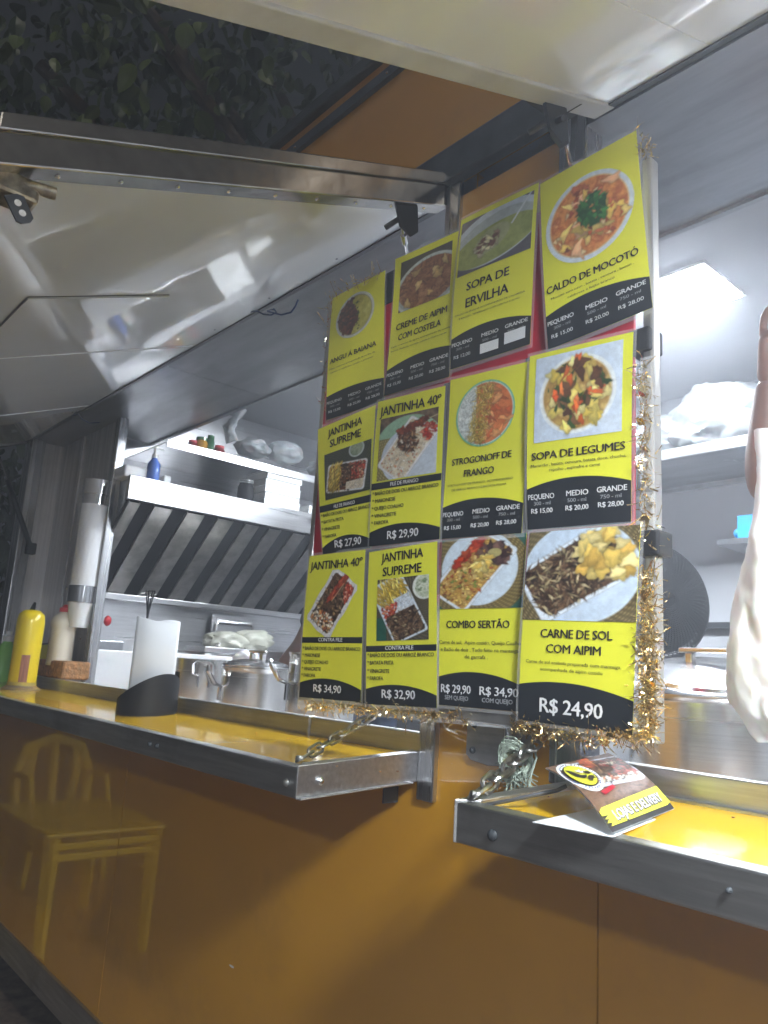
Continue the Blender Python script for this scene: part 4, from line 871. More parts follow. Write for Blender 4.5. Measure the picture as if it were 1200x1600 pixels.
for (pa_, pb_) in (((985, 522), (1021, 548)), ((995, 832), (1036, 868))):
    a = aY(*pa_, YB); b = aY(*pb_, YB); q = obj('tape_band', box(B(), (a.x, YB-.012, b.z), (b.x, YB+.03, a.z)), BLACKR, board, bevel=.004)
for (pa_, pb_) in (((586, 640), (592, 850)), ((698, 600), (703, 840)), ((606, 428), (617, 470)), ((826, 560), (829, 830)), ((574, 860), (578, 1100))):
    a = aY(*pa_, YB); b = aY(*pb_, YB); obj('tape_strip', box(B(), (min(a.x, b.x)-.004, YB-.003, b.z), (max(a.x, b.x)+.004, YB-.0005, a.z)), BLACKR, board)
obj('clear_sleeve', slab(B(), [aY(466, 1085, YB), aY(1000, 1120, YB), aY(998, 1158, YB), aY(464, 1108, YB)], (0, .0008, 0)), LAM, board)
obj('film_strip', slab(B(), [aY(1000, 560, YB-.006), aY(1020, 555, YB-.006), aY(1024, 830, YB-.006), aY(1000, 830, YB-.006)], (0, .0006, 0)), LAM, board)

RW = lambda a, b, c, y1, y2, y3, h=.024: ([('PEQUENO', .02, .29, y1, h), ('MEDIO', .41, .62, y1-.004, h), ('GRANDE', .70, .97, y1-.008, h), (a, .05, .27, y3, h*.9), (b, .40, .62, y3-.003, h*.9), (c, .71, .94, y3-.006, h*.9)], [('300 - ml', .08, .25, y2, h*.7), ('500 - ml', .42, .60, y2-.003, h*.7), ('750 - ml', .73, .92, y2-.006, h*.7)])
std = ('R$ 15,00', 'R$ 20,00', 'R$ 28,00')
bul = lambda items, vs, u1s: [('* '+t, .03, u, v, .025) for t, v, u in zip(items, vs, u1s)]
PO = [
 dict(c=((520, 466), (603, 423), (599, 626), (510, 657)), y=.007, dome=(.82, .80, .83), ph=(ph_angu, .10, .06, .86, .43), k=[('ANGU Á BAIANA', .05, .88, .565, .040), ('Massa cremosa acompanhada de molho de', .05, .86, .615, .012), ('carnes e calabresa, azeite e pimenta', .07, .83, .645, .012)], row=RW(*std, .885, .915, .955, .022), lab='soup poster reading ANGU Á BAIANA at the top left of the menu board'),
 dict(c=((618, 405), (716, 360), (703, 589), (600, 619)), y=.009, dome=(.82, .77, .79), ph=(ph_creme, .11, .05, .92, .42), k=[('CREME DE AIPIM', .10, .90, .545, .046), ('COM COSTELA', .15, .82, .625, .046), ('Caldo cremoso de aipim, acompanhado de costela', .04, .97, .665, .011), ('bovina desfiada, tomate, cebola e cheiro verde', .05, .92, .695, .011)], row=RW(*std, .87, .90, .945, .024), lab='soup poster reading CREME DE AIPIM COM COSTELA, second in the top row'),
 dict(c=((721, 344), (843, 286), (827, 537), (704, 578)), y=.011, dome=(.81, .775, .83), ph=(ph_ervilha, .03, .04, .96, .41), k=[('SOPA DE', .18, .72, .525, .055), ('ERVILHA', .18, .72, .635, .062), ('CALDO DE ERVILHA ACOMPANHADO DE CALABRESA', .04, .92, .672, .011), ('E BACON , TEMPERADO COM CEBOLA E ALHO', .10, .86, .70, .011)], row=RW('R$ 12,00', '', '', .865, .895, .945, .024), tape=((.40, .905, .63, .965), (.70, .885, .95, .955)), lab='soup poster reading SOPA DE ERVILHA with two prices taped over'),
 dict(c=((844, 288), (995, 204), (1019, 480), (857, 547)), y=.013, dome=(.815, .78, .835), ph=(ph_caldo, .04, .10, .95, .60), k=[('CALDO DE MOCOTÓ', .03, .93, .695, .042), ('Mocotó sem osso , batata , cenoura , bacon ,', .07, .88, .735, .013), ('calabresa e feijão branco', .24, .70, .765, .013)], row=RW(*std, .875, .905, .95, .024), lab='soup poster reading CALDO DE MOCOTÓ at the top right, the tallest one'),
 dict(c=((497, 671), (588, 633), (578, 856), (505, 866)), y=.015, dome=(.955, .885, .94), ph=(ph_supreme, .13, .24, .97, .60), k=[('JANTINHA', .20, .80, .105, .062), ('SUPREME', .24, .79, .195, .062)]+bul(('BAIÃO DE DOIS OU ARROZ BRANCO', 'BATATA FRITA', 'VINAGRETE', 'FAROFA'), (.725, .775, .83, .885), (.98, .48, .40, .32)), strip=('FILE DE FRANGO', .635, .685), w=[('R$ 27,90', .28, .82, .965, .055)], lab='chicken meal poster reading JANTINHA SUPREME, price R$ 27,90'),
 dict(c=((591, 628), (697, 603), (686, 842), (577, 854)), y=.018, dome=(.91, .87, .925), ph=(ph_j40, .08, .135, .93, .57), k=[('JANTINHA 40º', .06, .96, .115, .068)]+bul(('BAIÃO DE DOIS OU ARROZ BRANCO', 'MAIONESE', 'QUEIJO COALHO', 'VINAGRETE', 'FAROFA'), (.665, .715, .765, .815, .862), (.97, .38, .50, .40, .29)), strip=('FILE DE FRANGO', .58, .625), w=[('R$ 29,90', .28, .72, .965, .055)], lab='chicken meal poster reading JANTINHA 40º, price R$ 29,90'),
 dict(c=((704, 594), (827, 564), (816, 833), (688, 842)), y=.012, dome=(.81, .775, .83), ph=(ph_strog, .09, .045, .87, .475), k=[('STROGONOFF DE', .09, .84, .555, .042), ('FRANGO', .26, .64, .635, .044), ('STROGONOFF DE FRANGO , ACOMPANHADO', .05, .87, .685, .013), ('DE ARROZ BRANCO E BATATA PALHA', .11, .80, .715, .013)], row=RW(*std, .87, .90, .95, .028), lab='meal poster reading STROGONOFF DE FRANGO with a round green bowl'),
 dict(c=((828, 557), (991, 519), (985, 817), (825, 828)), y=.016, dome=(.78, .735, .785), ph=(ph_leg, .08, .03, .92, .525), k=[('SOPA DE LEGUMES', .06, .95, .622, .044), ('Macarrão , batata, cenoura, batata doce, chuchu,', .05, .96, .662, .017), ('repolho , espinafre e carne', .24, .73, .692, .017)], row=RW(*std, .84, .872, .915, .030), lab='soup poster reading SOPA DE LEGUMES with a square photo of vegetables'),
 dict(c=((484, 869), (572, 859), (563, 1097), (468, 1089)), y=.014, dome=(.90, .865, .925), ph=(ph_contra40, .07, .12, .90, .585), k=[('JANTINHA 40º', .05, .97, .108, .062)]+bul(('BAIÃO DE DOIS OU ARROZ BRANCO', 'MAIONESE', 'QUEIJO COALHO', 'VINAGRETE', 'FAROFA'), (.675, .722, .768, .815, .86), (.98, .34, .48, .36, .27)), strip=('CONTRA FILE', .585, .625), w=[('R$ 34,90', .25, .70, .955, .052)], lab='beef meal poster reading JANTINHA 40º at the lower left corner, price R$ 34,90'),
 dict(c=((577, 863), (684, 846), (682, 1106), (572, 1100)), y=.016, dome=(.905, .875, .93), ph=(ph_contrasup, .16, .20, .90, .60), k=[('JANTINHA', .21, .82, .085, .062), ('SUPREME', .24, .80, .18, .062)]+bul(('BAIÃO DE DOIS OU ARROZ BRANCO', 'BATATA FRITA', 'VINAGRETE', 'FAROFA'), (.702, .75, .802, .848), (.97, .42, .36, .27)), strip=('CONTRA FILE', .63, .668), w=[('R$ 32,90', .25, .72, .957, .055)], lab='beef meal poster reading JANTINHA SUPREME with tilted tray, price R$ 32,90'),
 dict(c=((692, 845), (824, 832), (812, 1112), (686, 1101)), y=.010, dome=(.835, .80, .86), ph=(ph_combo, .0, .0, 1, .43), k=[('COMBO SERTÃO', .10, .86, .545, .046), ('Carne de sol,  Aipim cozido, Queijo Coalho', .01, .99, .64, .022), ('e Baião de dois . Tudo feito na manteiga', .03, .97, .682, .022), ('de garrafa .', .34, .62, .722, .022)], w=[('R$ 29,90', .04, .42, .925, .050), ('R$ 34,90', .53, .98, .925, .050)], g=[('SEM QUEIJO', .09, .39, .965, .026), ('COM QUEIJO', .56, .92, .965, .026)], lab='meal poster reading COMBO SERTÃO with two prices at the bottom'),
 dict(c=((829, 833), (1003, 820), (987, 1149), (810, 1124)), y=.019, dome=(.815, .79, .845), ph=(ph_carne, .0, .0, 1, .475), k=[('CARNE DE SOL', .19, .82, .565, .046), ('COM AIPIM', .25, .73, .642, .046), ('Carne de sol acebola preparada com manteiga,', .06, .90, .70, .018), ('acompanhada de aipim cozido', .20, .75, .735, .018)], w=[('R$ 24,90', .21, .76, .945, .075)], lab='largest poster, reading CARNE DE SOL COM AIPIM, lower right of the board'),
]
for pi, p in enumerate(PO):
    y = YB-p['y']; c = [aY(a, b, y) for a, b in p['c']]; root = empty('menu_poster', (c[0]+c[1]+c[2]+c[3])/4, p['lab'], 'poster', 'laminated menu posters on the board')
    sh = Sheet(c, (0, -1, 0), bow=(.0025, -.002, .003, .002, .0025, .002, -.0015, .003, .002, .0015, .002, .003)[pi])
    obj('yellow_sheet', gridm(sh, 8, 12, 0), POSTY, root, smooth=True)
    obj('laminate_sleeve', gridm(sh, 8, 12, -1, -.028, -.02, 1.028, 1.022), LAM, root, smooth=True)
    d0, d1, d2 = p['dome']
    def dome_(u): return d0*(1-u)*(1-2*u)+d1*4*u*(1-u)+d2*u*(2*u-1)
    obj('price_band', gridm(sh, 24, 3, 1, 0, 0, 1, 1, top=dome_), POSTK, root, smooth=True)
    fn, a, b, c2, d = p['ph']; photo(sh, fn, a, b, c2, d, root)
    asp = 1
    lettering(sh, p['k'], 3, 'dark_lettering', INKK, root, asp)
    W_ = list(p.get('w', [])); G_ = list(p.get('g', []))
    if 'row' in p: W_ += [q for q in p['row'][0] if q[0]]; G_ += p['row'][1]
    if 'strip' in p:
        t_, a, b = p['strip']; obj('name_strip', gridm(sh, 8, 1, 1, 0, a, 1, b), POSTK, root); G_.append((t_, .30, .70, b-.010, .026))
    lettering(sh, W_, 4, 'white_lettering', INKW, root, asp)
    if G_: lettering(sh, G_, 4, 'pale_lettering', INKG if pi not in (4, 5, 8, 9) else INKW, root, asp)
    for t4 in p.get('tape', ()): obj('correction_paper', gridm(sh, 3, 2, 6, *t4), PAPER, root)

# ------------------------------------------------------------------ tinsel
def tinsel(name, path, n, spread, lab, ln=(.006, .020), seed=1):
    rs = random.Random(seed); bm = B()
    for _ in range(n):
        i = rs.randrange(len(path)-1); p = path[i].lerp(path[i+1], rs.random())+Vector((rs.gauss(0, spread), rs.gauss(0, .008)-.004, rs.gauss(0, spread)))
        d = Vector((rs.gauss(0, 1), rs.gauss(0, .7), rs.gauss(0, 1)-.25)).normalized(); l = rs.uniform(*ln); w_ = rs.uniform(.0004, .0013); s = d.cross(Vector((rs.random(), rs.random(), rs.random()))).normalized()*w_
        tw = Vector((rs.gauss(0, 1), rs.gauss(0, 1), rs.gauss(0, 1)))*l*.35; prev = None
        for k in range(5):
            t = k/4; q = p+d*l*t+tw*t*t; ss = (Matrix.Rotation(t*rs.uniform(1, 4), 3, d)@s)
            cur = (bm.verts.new(q-ss), bm.verts.new(q+ss))
            if prev: bm.faces.new((prev[0], prev[1], cur[1], cur[0]))
            prev = cur
    for _ in range(n//70):
        i = rs.randrange(len(path)-1); p = path[i].lerp(path[i+1], rs.random())+Vector((rs.gauss(0, spread), -.012, rs.gauss(0, spread)))
        a = Vector((rs.gauss(0, 1), rs.gauss(0, 1), rs.gauss(0, 1))).normalized()*.009; b = a.cross(Vector((rs.random(), .3, rs.random()))).normalized()*.009
        bm.faces.new([bm.verts.new(p+a), bm.verts.new(p+b*.8), bm.verts.new(p-a*.9), bm.verts.new(p-b)])
    o = obj(name, bm, GOLD, None, lab, 'tinsel garland', 'gold tinsel round the menu board', kind=None); return o
ys = YB-.006
tinsel('tinsel_garland', [aY(1010, 560, ys), aY(1011, 700, ys), aY(1013, 850, ys)], 380, .0035, 'thin gold tinsel on the upper right frame post', seed=2)
tinsel('tinsel_garland', [aY(1013, 890, ys), aY(1016, 1000, ys), aY(1016, 1080, ys), aY(1016, 1150, ys)], 1050, .0055, 'thick gold tinsel hanging down the lower right board edge', seed=3)
tinsel('tinsel_garland', [aY(1015, 1150, ys), aY(940, 1152, ys-.01), aY(850, 1140, ys-.005), aY(810, 1128, ys)], 520, .007, 'gold tinsel under the carne de sol poster', seed=4)
tinsel('tinsel_garland', [aY(730, 1122, ys), aY(640, 1112, ys), aY(560, 1108, ys), aY(480, 1102, ys)], 520, .004, 'gold tinsel along the left half of the bottom edge', seed=5)
tinsel('tinsel_garland', [aY(602, 424, ys), aY(560, 446, ys), aY(520, 466, ys), aY(514, 520, ys), aY(508, 640, ys)], 170, .0025, 'sparse gold tinsel round the top left poster', (.008, .022), seed=6)
tinsel('tinsel_garland', [aY(1004, 215, ys), aY(1010, 240, ys), aY(1018, 245, ys)], 40, .003, 'loose curl of gold tinsel at the top right board corner', (.008, .022), seed=7)

# twine knot on the right chain
rs = random.Random(9); bm = B(); c0 = aY(805, 1188, -.06)
def inn(p): return p
for k in range(34):
    a = rs.uniform(0, 6.28); pts = []; ex = rs.uniform(.6, 1.1); tl = rs.gauss(0, .35)
    for q in range(14):
        t = q/13*6.28*rs.uniform(.9, 1.0)+a; pts.append(c0+Vector((math.cos(t)*.022*ex+rs.gauss(0, .0015), math.sin(t*1.3+tl)*.016, math.sin(t)*.028*ex+rs.gauss(0, .0015)+tl*.01)))
    tube(bm, pts, .0013, 5)
for k in range(52):
    p = c0+Vector((rs.gauss(0, .012), rs.gauss(0, .010), rs.uniform(-.035, .0))); d = Vector((rs.gauss(.1, .45), rs.gauss(-.2, .4), -1+rs.random()*.6)).normalized(); l = rs.uniform(.015, .042)
    tube(bm, [p, p+d*l*.5+Vector((rs.gauss(0, .004), 0, 0)), p+d*l+Vector((rs.gauss(0, .01), 0, rs.gauss(0, .006)))], .0010, 4)
tube(bm, [aY(835, 1165, -.03), aY(838, 1185, -.05), aY(830, 1210, -.07), aY(826, 1235, -.09)], .0018, 5)
obj('twine_knot', bm, ROPE, None, 'frayed pale green twine knotted round the right chain', 'twine', kind=None, smooth=True)
tube(b := B(), [aY(735, 1262, -.27), aY(800, 1250, -.24), aY(870, 1235, -.20), aY(885, 1228, -.19)], .0028, 6); P('edge_rod', b, HINGE, smooth=True)

# ------------------------------------------------------------------ folded flyer on the right ledge
zl = 1.292
A = aZ(957, 1307, zl); Bq = aZ(1054, 1268, zl)
rD, rC = Vector(ray(852, 1200)), Vector(ray(950, 1177)); camv = Vector(CAM)
Mx = np.array([[rD.x, -rC.x], [rD.y, -rC.y], [rD.z, -rC.z]]); rhs = np.array((A-Bq)); t_, *_ = np.linalg.lstsq(Mx, rhs, rcond=None)
Dd = camv+rD*float(t_[0]); Cc = camv+rC*float(t_[1]); print('flyer', A, Bq, Cc, Dd, (Dd-A).length, (Cc-Bq).length)
fl = empty('folded_flyer', A, 'folded food flyer lying half open on the right yellow ledge', 'flyer')
Lf = ((Dd-A)+(Cc-Bq))/2; fold = (Bq-A); nrm_ = Lf.cross(fold).normalized()
if nrm_.dot(camv-A) < 0: nrm_ = -nrm_
def flap(u, v, layer):       # u along the fold, v from the free edge (0) down to the fold (1)
    base = A.lerp(Bq, u); L = (Dd-A).lerp(Cc-Bq, u); s = 1-v; curl = .010*math.sin(math.pi*min(1, s*1.0))
    return base+L*s+nrm_*(curl+layer*.0006)+Vector((0, 0, .004*(1-s)**2))
fs_ = Sheet([A, A, A, A], nrm_, fn=flap)
obj('outer_leaf', gridm(fs_, 10, 16, 0), POSTK, fl, smooth=True)
obj('inner_leaf', gridm(Sheet([A]*4, nrm_, fn=lambda u, v, l: flap(u, v, -1.5)), 10, 16, 0), PAPER, fl, smooth=True)
E1 = aZ(832, 1285, zl); E2 = aZ(935, 1262, zl); obj('lower_leaf', slab(B(), [A-Vector((0, 0, .001)), Bq-Vector((0, 0, .001)), E2, E1], (0, 0, .0006)), PAPER, fl)
def ph_fly(w=130, h=150):
    c = Cv(w, h, (90, 62, 50)); c.tex(c.d_box(.5, .5, 1, 1), [(70, 48, 40), (130, 100, 84), (96, 70, 56)], 16); c.fill(c.d_box(.62, .46, .40, .36, .1, .08), (206, 212, 226)); b = c.d_box(.64, .44, .34, .30, .1, .08); c.tex(b, MEAT, 12); c.chips(b, 200, (.03, .08), (.010, .018), MEAT+[(140, 90, 70)]); c.chips(np.maximum(b, .62-c.Y), 60, (.02, .05), (.015, .025), RICE+[(206, 120, 80)])
    c.chips(np.maximum(b, .70-c.X-.3*c.Y), 50, (.02, .05), (.015, .03), [(180, 90, 80), (150, 60, 50)]); c.chips(c.d_box(.50, .16, .06, .17, .1), 26, (.04, .07), (.025, .04), [(190, 74, 36), (214, 100, 50)]); c.fill(c.d_box(.56, .2, .005, .15, .1), (236, 200, 120)); c.chips(c.d_box(.72, .3, .16, .02, .2), 10, (.06, .1), (.008, .012), [(220, 210, 180)])
    c.grain(); return c, None
def fpoly(name, poly, layer, m):
    if name.startswith('emblem_') and name[7:] in ('hat', 'face', 'moustache'): poly = [(x, ey+(y-ey)*ER) for x, y in poly]
    b = B(); shp(fs_, poly, layer, b); return obj(name, b, m, fl)
photo(fs_, ph_fly, 0, 0, 1, .80, fl, 1)
fpoly('yellow_strip', [(.0, .80), (.06, .765), (.5, .74), (1, .72), (1, .93), (.92, .95), (.3, .955), (.02, .955), (.07, .925), (-.0, .92), (.06, .885), (.0, .88), (.08, .85), (.0, .845)], 2, POSTY)
ER = fold.length/Lf.length; print('ER', ER)
el = lambda cx, cy, rx, ry, n=36: [(cx+rx*math.cos(6.2832*k/n), cy+ry*ER*math.sin(6.2832*k/n)) for k in range(n)]
ex, ey = .20, .30; fpoly('emblem_ring', el(ex, ey, .205, .205), 2, INKW); fpoly('emblem_border', el(ex, ey, .155, .155), 3, INKK); fpoly('emblem_disc', el(ex, ey, .145, .145), 4, POSTY)
b = B()
for k in range(34):
    a = 6.2832*k/34; r0, r1 = .168, .192; da = .05
    if k % 7 == 6: continue
    shp(fs_, [(ex+math.cos(a-da)*r0, ey+ER*math.sin(a-da)*r0), (ex+math.cos(a+da)*r0, ey+ER*math.sin(a+da)*r0), (ex+math.cos(a+da*.5)*r1, ey+ER*math.sin(a+da*.5)*r1)], 3, b)
obj('ring_marks', b, DKBLUE, fl)
fpoly('emblem_hat', [(ex-.11, ey-.09), (ex-.07, ey-.07), (ex-.01, ey+.02), (ex+.05, ey+.03), (ex+.02, ey+.055), (ex-.03, ey+.06), (ex-.08, ey+.03), (ex-.105, ey-.03)], 5, INKK)
fpoly('emblem_scarf', [(ex-.02, ey-.08), (ex+.02, ey-.065), (ex+.05, ey-.09), (ex+.04, ey-.04), (ex+.075, ey-.045), (ex+.035, ey-.0), (ex+.0, ey-.02)], 5, INKW)
fpoly('emblem_face', [(ex+.045, ey-.03), (ex+.08, ey-.03), (ex+.12, ey-.01), (ex+.125, ey+.02), (ex+.09, ey+.025), (ex+.06, ey+.01)], 5, INKK)
fpoly('emblem_moustache', [(ex+.02, ey+.06), (ex+.06, ey+.04), (ex+.12, ey+.05), (ex+.10, ey+.07), (ex+.11, ey+.09), (ex+.07, ey+.085), (ex+.03, ey+.11), (ex+.0, ey+.085)], 5, INKK)
fpoly('red_tag', [(.20, .60), (.42, .555), (.43, .60), (.22, .65)], 3, RED)
sp = [('LOJAS E DELIVERY', .14, .90, .905, .085)]
def big(layer, m, name, grow, off):
    bm = B(); vs, fs = text2d(sp[0][0], .02+grow); x0 = min(q[0] for q in vs); x1 = max(q[0] for q in vs)
    ids = [bm.verts.new(fs_.pt(.13+(x-x0)/(x1-x0)*.78, .925-.03*((x-x0)/(x1-x0))-y/CAPH*.10, layer)) for x, y in vs]
    for f in fs:
        try: bm.faces.new([ids[i] for i in f])
        except ValueError: pass
    return obj(name, bm, m, fl)
big(3, INKK, 'lettering_outline', .05, 0); big(4, INKW, 'flyer_lettering', .0, 0)

# ------------------------------------------------------------------ hanging white bag
prof = [(675, 1181, 1290), (700, 1186, 1300), (745, 1192, 1310), (790, 1189, 1316), (850, 1175, 1320), (900, 1162, 1325), (960, 1150, 1330), (1010, 1142, 1335), (1060, 1137, 1335), (1095, 1140, 1332), (1125, 1160, 1325), (1145, 1172, 1312), (1160, 1186, 1296)]
b = B(); rings = []; Yb_ = .22; NR, NK = 70, 120
pys = [p_[0] for p_ in prof]
for r_i in range(NR+1):
    py = 675+(1160-675)*r_i/NR; xl_ = float(np.interp(py, pys, [p_[1] for p_ in prof])); xr_ = float(np.interp(py, pys, [p_[2] for p_ in prof]))
    a = aY(xl_, py, Yb_); c = aY(xr_, py, Yb_); mid = (a+c)/2; hw = (c-a).length/2; ux = (c-a).normalized(); f_ = (py-675)/485.; dep = .025+.045*math.sin(math.pi*min(1, f_))
    if py > 1120: dep *= max(.25, (1165-py)/45.)
    ring = []
    for k in range(NK):
        t = 6.2832*k/NK; q = mid+ux*(math.cos(t)*hw)+Vector((0, 1, 0))*math.sin(t)*dep
        w1 = noise.noise(Vector((q.x*26, 3.1*(1 if math.sin(t) > 0 else 2), q.z*4))); w2 = 1-abs(noise.noise(Vector((q.x*30+q.z*12, q.y*9, q.z*16-q.x*10))))*2; w3 = noise.noise(q*95)
        out = (Vector((0, 1, 0))*math.sin(t)+ux*math.cos(t)*.25)
        ring.append(b.verts.new(q+out*(w1*.020+w2*.007+w3*.0022)))
    rings.append(ring)
for i in range(len(rings)-1):
    for k in range(NK): b.faces.new((rings[i][k], rings[i][(k+1) % NK], rings[i+1][(k+1) % NK], rings[i+1][k]))
b.faces.new(rings[0]); b.faces.new(rings[-1][::-1])
obj('carrier_bag', b, BAGS, None, 'white carrier bag hanging in the right serving opening', 'bag', smooth=True)

# ------------------------------------------------------------------ people
def skinned(name, joints, edges, m, parent, root=0, lv=2):
    me = bpy.data.meshes.new(name); me.from_pydata([tuple(Vector(j[:3])-ORG[parent]) for j in joints], edges, []); o = bpy.data.objects.new(name, me); COL.objects.link(o)
    sk = o.modifiers.new('skin', 'SKIN'); sk.use_smooth_shade = True
    for i, j in enumerate(joints): me.skin_vertices[0].data[i].radius = (j[3], j[4] if len(j) > 4 else j[3]); me.skin_vertices[0].data[i].use_root = (i == root)
    sb_ = o.modifiers.new('sub', 'SUBSURF'); sb_.levels = lv; sb_.render_levels = lv
    dg = bpy.context.evaluated_depsgraph_get(); dg.update(); nm = bpy.data.meshes.new_from_object(o.evaluated_get(dg)); nm.name = name
    COL.objects.unlink(o); bpy.data.objects.remove(o)
    for p_ in nm.polygons: p_.use_smooth = True
    nm.materials.clear(); nm.materials.append(m); o = bpy.data.objects.new(name, nm); link(o); o.parent = parent; ORG[o] = ORG[parent]; return o
def person(base, face, lab, shirt, arms, hat=False, scale=1.0):
    """base: feet point; face: unit heading; arms: (side, elbow, wrist, finger direction)"""
    base = Vector(base); F = Vector(face).normalized(); Rt = F.cross(Vector((0, 0, 1))).normalized(); U = Vector((0, 0, 1)); s = scale
    def q(r, f, u): return base+Rt*r*s+F*f*s+U*u*s
    t = empty('person', base, lab, 'person')
    J = [(*q(0, 0, .95), .15*s, .11*s), (*q(0, 0, 1.12), .145*s, .10*s), (*q(0, .01, 1.30), .165*s, .115*s), (*q(0, 0, 1.42), .13*s, .09*s), (*q(0, .0, 1.49), .058*s), (*q(0, .02, 1.58), .062*s), (*q(0, .035, 1.66), .082*s, .095*s), (*q(0, .025, 1.74), .062*s, .075*s)]
    E_ = [(0, 1), (1, 2), (2, 3), (3, 4), (4, 5), (5, 6), (6, 7)]
    for sd in (-1, 1):
        i = len(J); J += [(*q(sd*.10, 0, .86), .095*s), (*q(sd*.11, .01, .50), .062*s), (*q(sd*.11, -.01, .10), .042*s), (*q(sd*.12, .10, .04), .035*s, .03*s)]; E_ += [(0, i), (i, i+1), (i+1, i+2), (i+2, i+3)]
    sl_ = []
    for sd, el_, wr_, fd in arms:
        i = len(J); sh_ = q(sd*.185, 0, 1.41); el_ = Vector(el_); wr_ = Vector(wr_); fd = Vector(fd).normalized()
        J += [(*sh_, .058*s), (*sh_.lerp(el_, .5), .048*s), (*el_, .040*s), (*el_.lerp(wr_, .4), .038*s), (*wr_, .026*s)]; E_ += [(3, i), (i, i+1), (i+1, i+2), (i+2, i+3), (i+3, i+4)]
        sl_.append((sh_, el_, wr_, fd, sd))
    body = skinned('body', J, E_, SKIN, t)
    # hands: palm and five fingers, each a chain rooted in the palm
    for sh_, el_, wr_, fd, sd in sl_:
        side = fd.cross(F).normalized()*sd; nrm2 = side.cross(fd).normalized()
        if side.length < .1: side = Rt
        palm = [(*(wr_-fd*.02*s), .026*s, .024*s), (*(wr_+fd*.045*s), .036*s, .016*s), (*(wr_+fd*.085*s), .038*s, .014*s)]; ed = [(0, 1), (1, 2)]
        for k, (off, ln) in enumerate(((-.03, .065), (-.01, .078), (.01, .073), (.03, .058))):
            b0 = wr_+fd*.088*s+side*off*s; i = len(palm); c1 = b0+fd*ln*.45*s; c2 = c1+(fd*.8-nrm2*.5).normalized()*ln*.32*s; c3 = c2+(fd*.5-nrm2*.8).normalized()*ln*.25*s
            palm += [(*b0, .0085*s), (*c1, .0082*s), (*c2, .0078*s), (*c3, .0065*s)]; ed += [(2, i), (i, i+1), (i+1, i+2), (i+2, i+3)]
        i = len(palm); b0 = wr_+fd*.03*s+side*.028*s; palm += [(*b0, .012*s), (*(b0+(fd+side).normalized()*.035*s), .010*s), (*(b0+(fd*1.3+side*.7-nrm2*.3).normalized()*.068*s), .008*s)]; ed += [(1, i), (i, i+1), (i+1, i+2)]
        skinned('hand', palm, ed, SKIN, t, root=1)
    # shirt with short sleeves
    J2 = [(*q(0, 0, .90), .172*s, .135*s), (*q(0, 0, 1.12), .162*s, .12*s), (*q(0, .01, 1.30), .182*s, .13*s), (*q(0, 0, 1.42), .142*s, .10*s), (*q(0, 0, 1.462), .075*s)]; E2_ = [(0, 1), (1, 2), (2, 3), (3, 4)]
    for sh_, el_, wr_, fd, sd in sl_:
        i = len(J2); J2 += [(*sh_, .074*s), (*sh_.lerp(el_, .45), .068*s), (*sh_.lerp(el_, .84), .064*s)]; E2_ += [(3, i), (i, i+1), (i+1, i+2)]
    skinned('shirt', J2, E2_, shirt, t)
    J3 = [(*q(0, 0, .96), .165*s, .13*s), (*q(0, 0, .90), .16*s, .125*s)]; E3_ = [(0, 1)]
    for sd in (-1, 1):
        i = len(J3); J3 += [(*q(sd*.10, 0, .82), .105*s), (*q(sd*.11, .01, .5), .078*s), (*q(sd*.11, -.01, .13), .066*s)]; E3_ += [(1, i), (i, i+1), (i+1, i+2)]
    skinned('trousers', J3, E3_, JEANS, t)
    hd = q(0, .03, 1.665); b = B(); blob(b, hd+F*(-.018)*s+U*.028*s, (.092*s, .092*s, .095*s), .06, 3, 4, 3); obj('hair', b, HAIR, t, smooth=True)
    for sd in (-1, 1):
        b = B(); blob(b, hd+F*.083*s+Rt*sd*.032*s+U*.0, (.013*s, .013*s, .010*s), 0, 1, 1, 2); e = obj('eye', b, WHITEP, t, smooth=True)
        b = B(); blob(b, hd+F*.094*s+Rt*sd*.032*s, (.005*s, .005*s, .005*s), 0, 1, 1, 2); obj('pupil', b, HAIR, e, smooth=True)
        b = B(); blob(b, hd+Rt*sd*.082*s-U*.005*s, (.012*s, .018*s, .03*s), .1, 2, 1, 2); obj('ear', b, SKIN, t, smooth=True)
    b = B(); tube(b, [hd+F*.088*s+U*.0, hd+F*.112*s-U*.03*s, hd+F*.092*s-U*.038*s], [.007*s, .013*s, .009*s], 8); obj('nose', b, SKIN, t, smooth=True)
    b = B(); blob(b, hd+F*.088*s-U*.058*s, (.02*s, .012*s, .007*s), 0, 1, 1, 2); obj('mouth', b, RED, t, smooth=True)
    return t
# worker in black behind the board: the left elbow shows beside the posters
elb = aY(470, 1008, .95); wrs = aY(462, 1030, .80); print('elbow', elb, wrs)
bx_ = elb.x+.22
person((bx_, elb.y+.20, .53), (-1, -.12, 0), 'worker in black t shirt at the pots, only an arm showing', SHIRTK, ((-1, tuple(elb), tuple(elb+Vector((-.16, -.06, -.19))), (-.7, -.2, -.5)), (1, (elb.x+.05, elb.y+.42, 1.62), (elb.x-.15, elb.y+.40, 1.50), (-1, 0, -.2))), scale=.98)
# person at right with the raised arm
we = aY(1204, 588, .46); ee = aY(1190, 770, .50); print('arm', we, ee)
fdir = (aY(1216, 500, .44)-we)
person((ee.x+.50, ee.y+.14, .53), (-.1, -1, 0), 'worker at the right edge with one arm raised behind the bag', SHIRTG, ((1, tuple(Vector((ee.x, ee.y, ee.z))), tuple(we), tuple(fdir)), (-1, (ee.x+.62, ee.y-.02, 1.60), (ee.x+.50, ee.y-.20, 1.45), (-.3, -1, -.3))), scale=1.0)

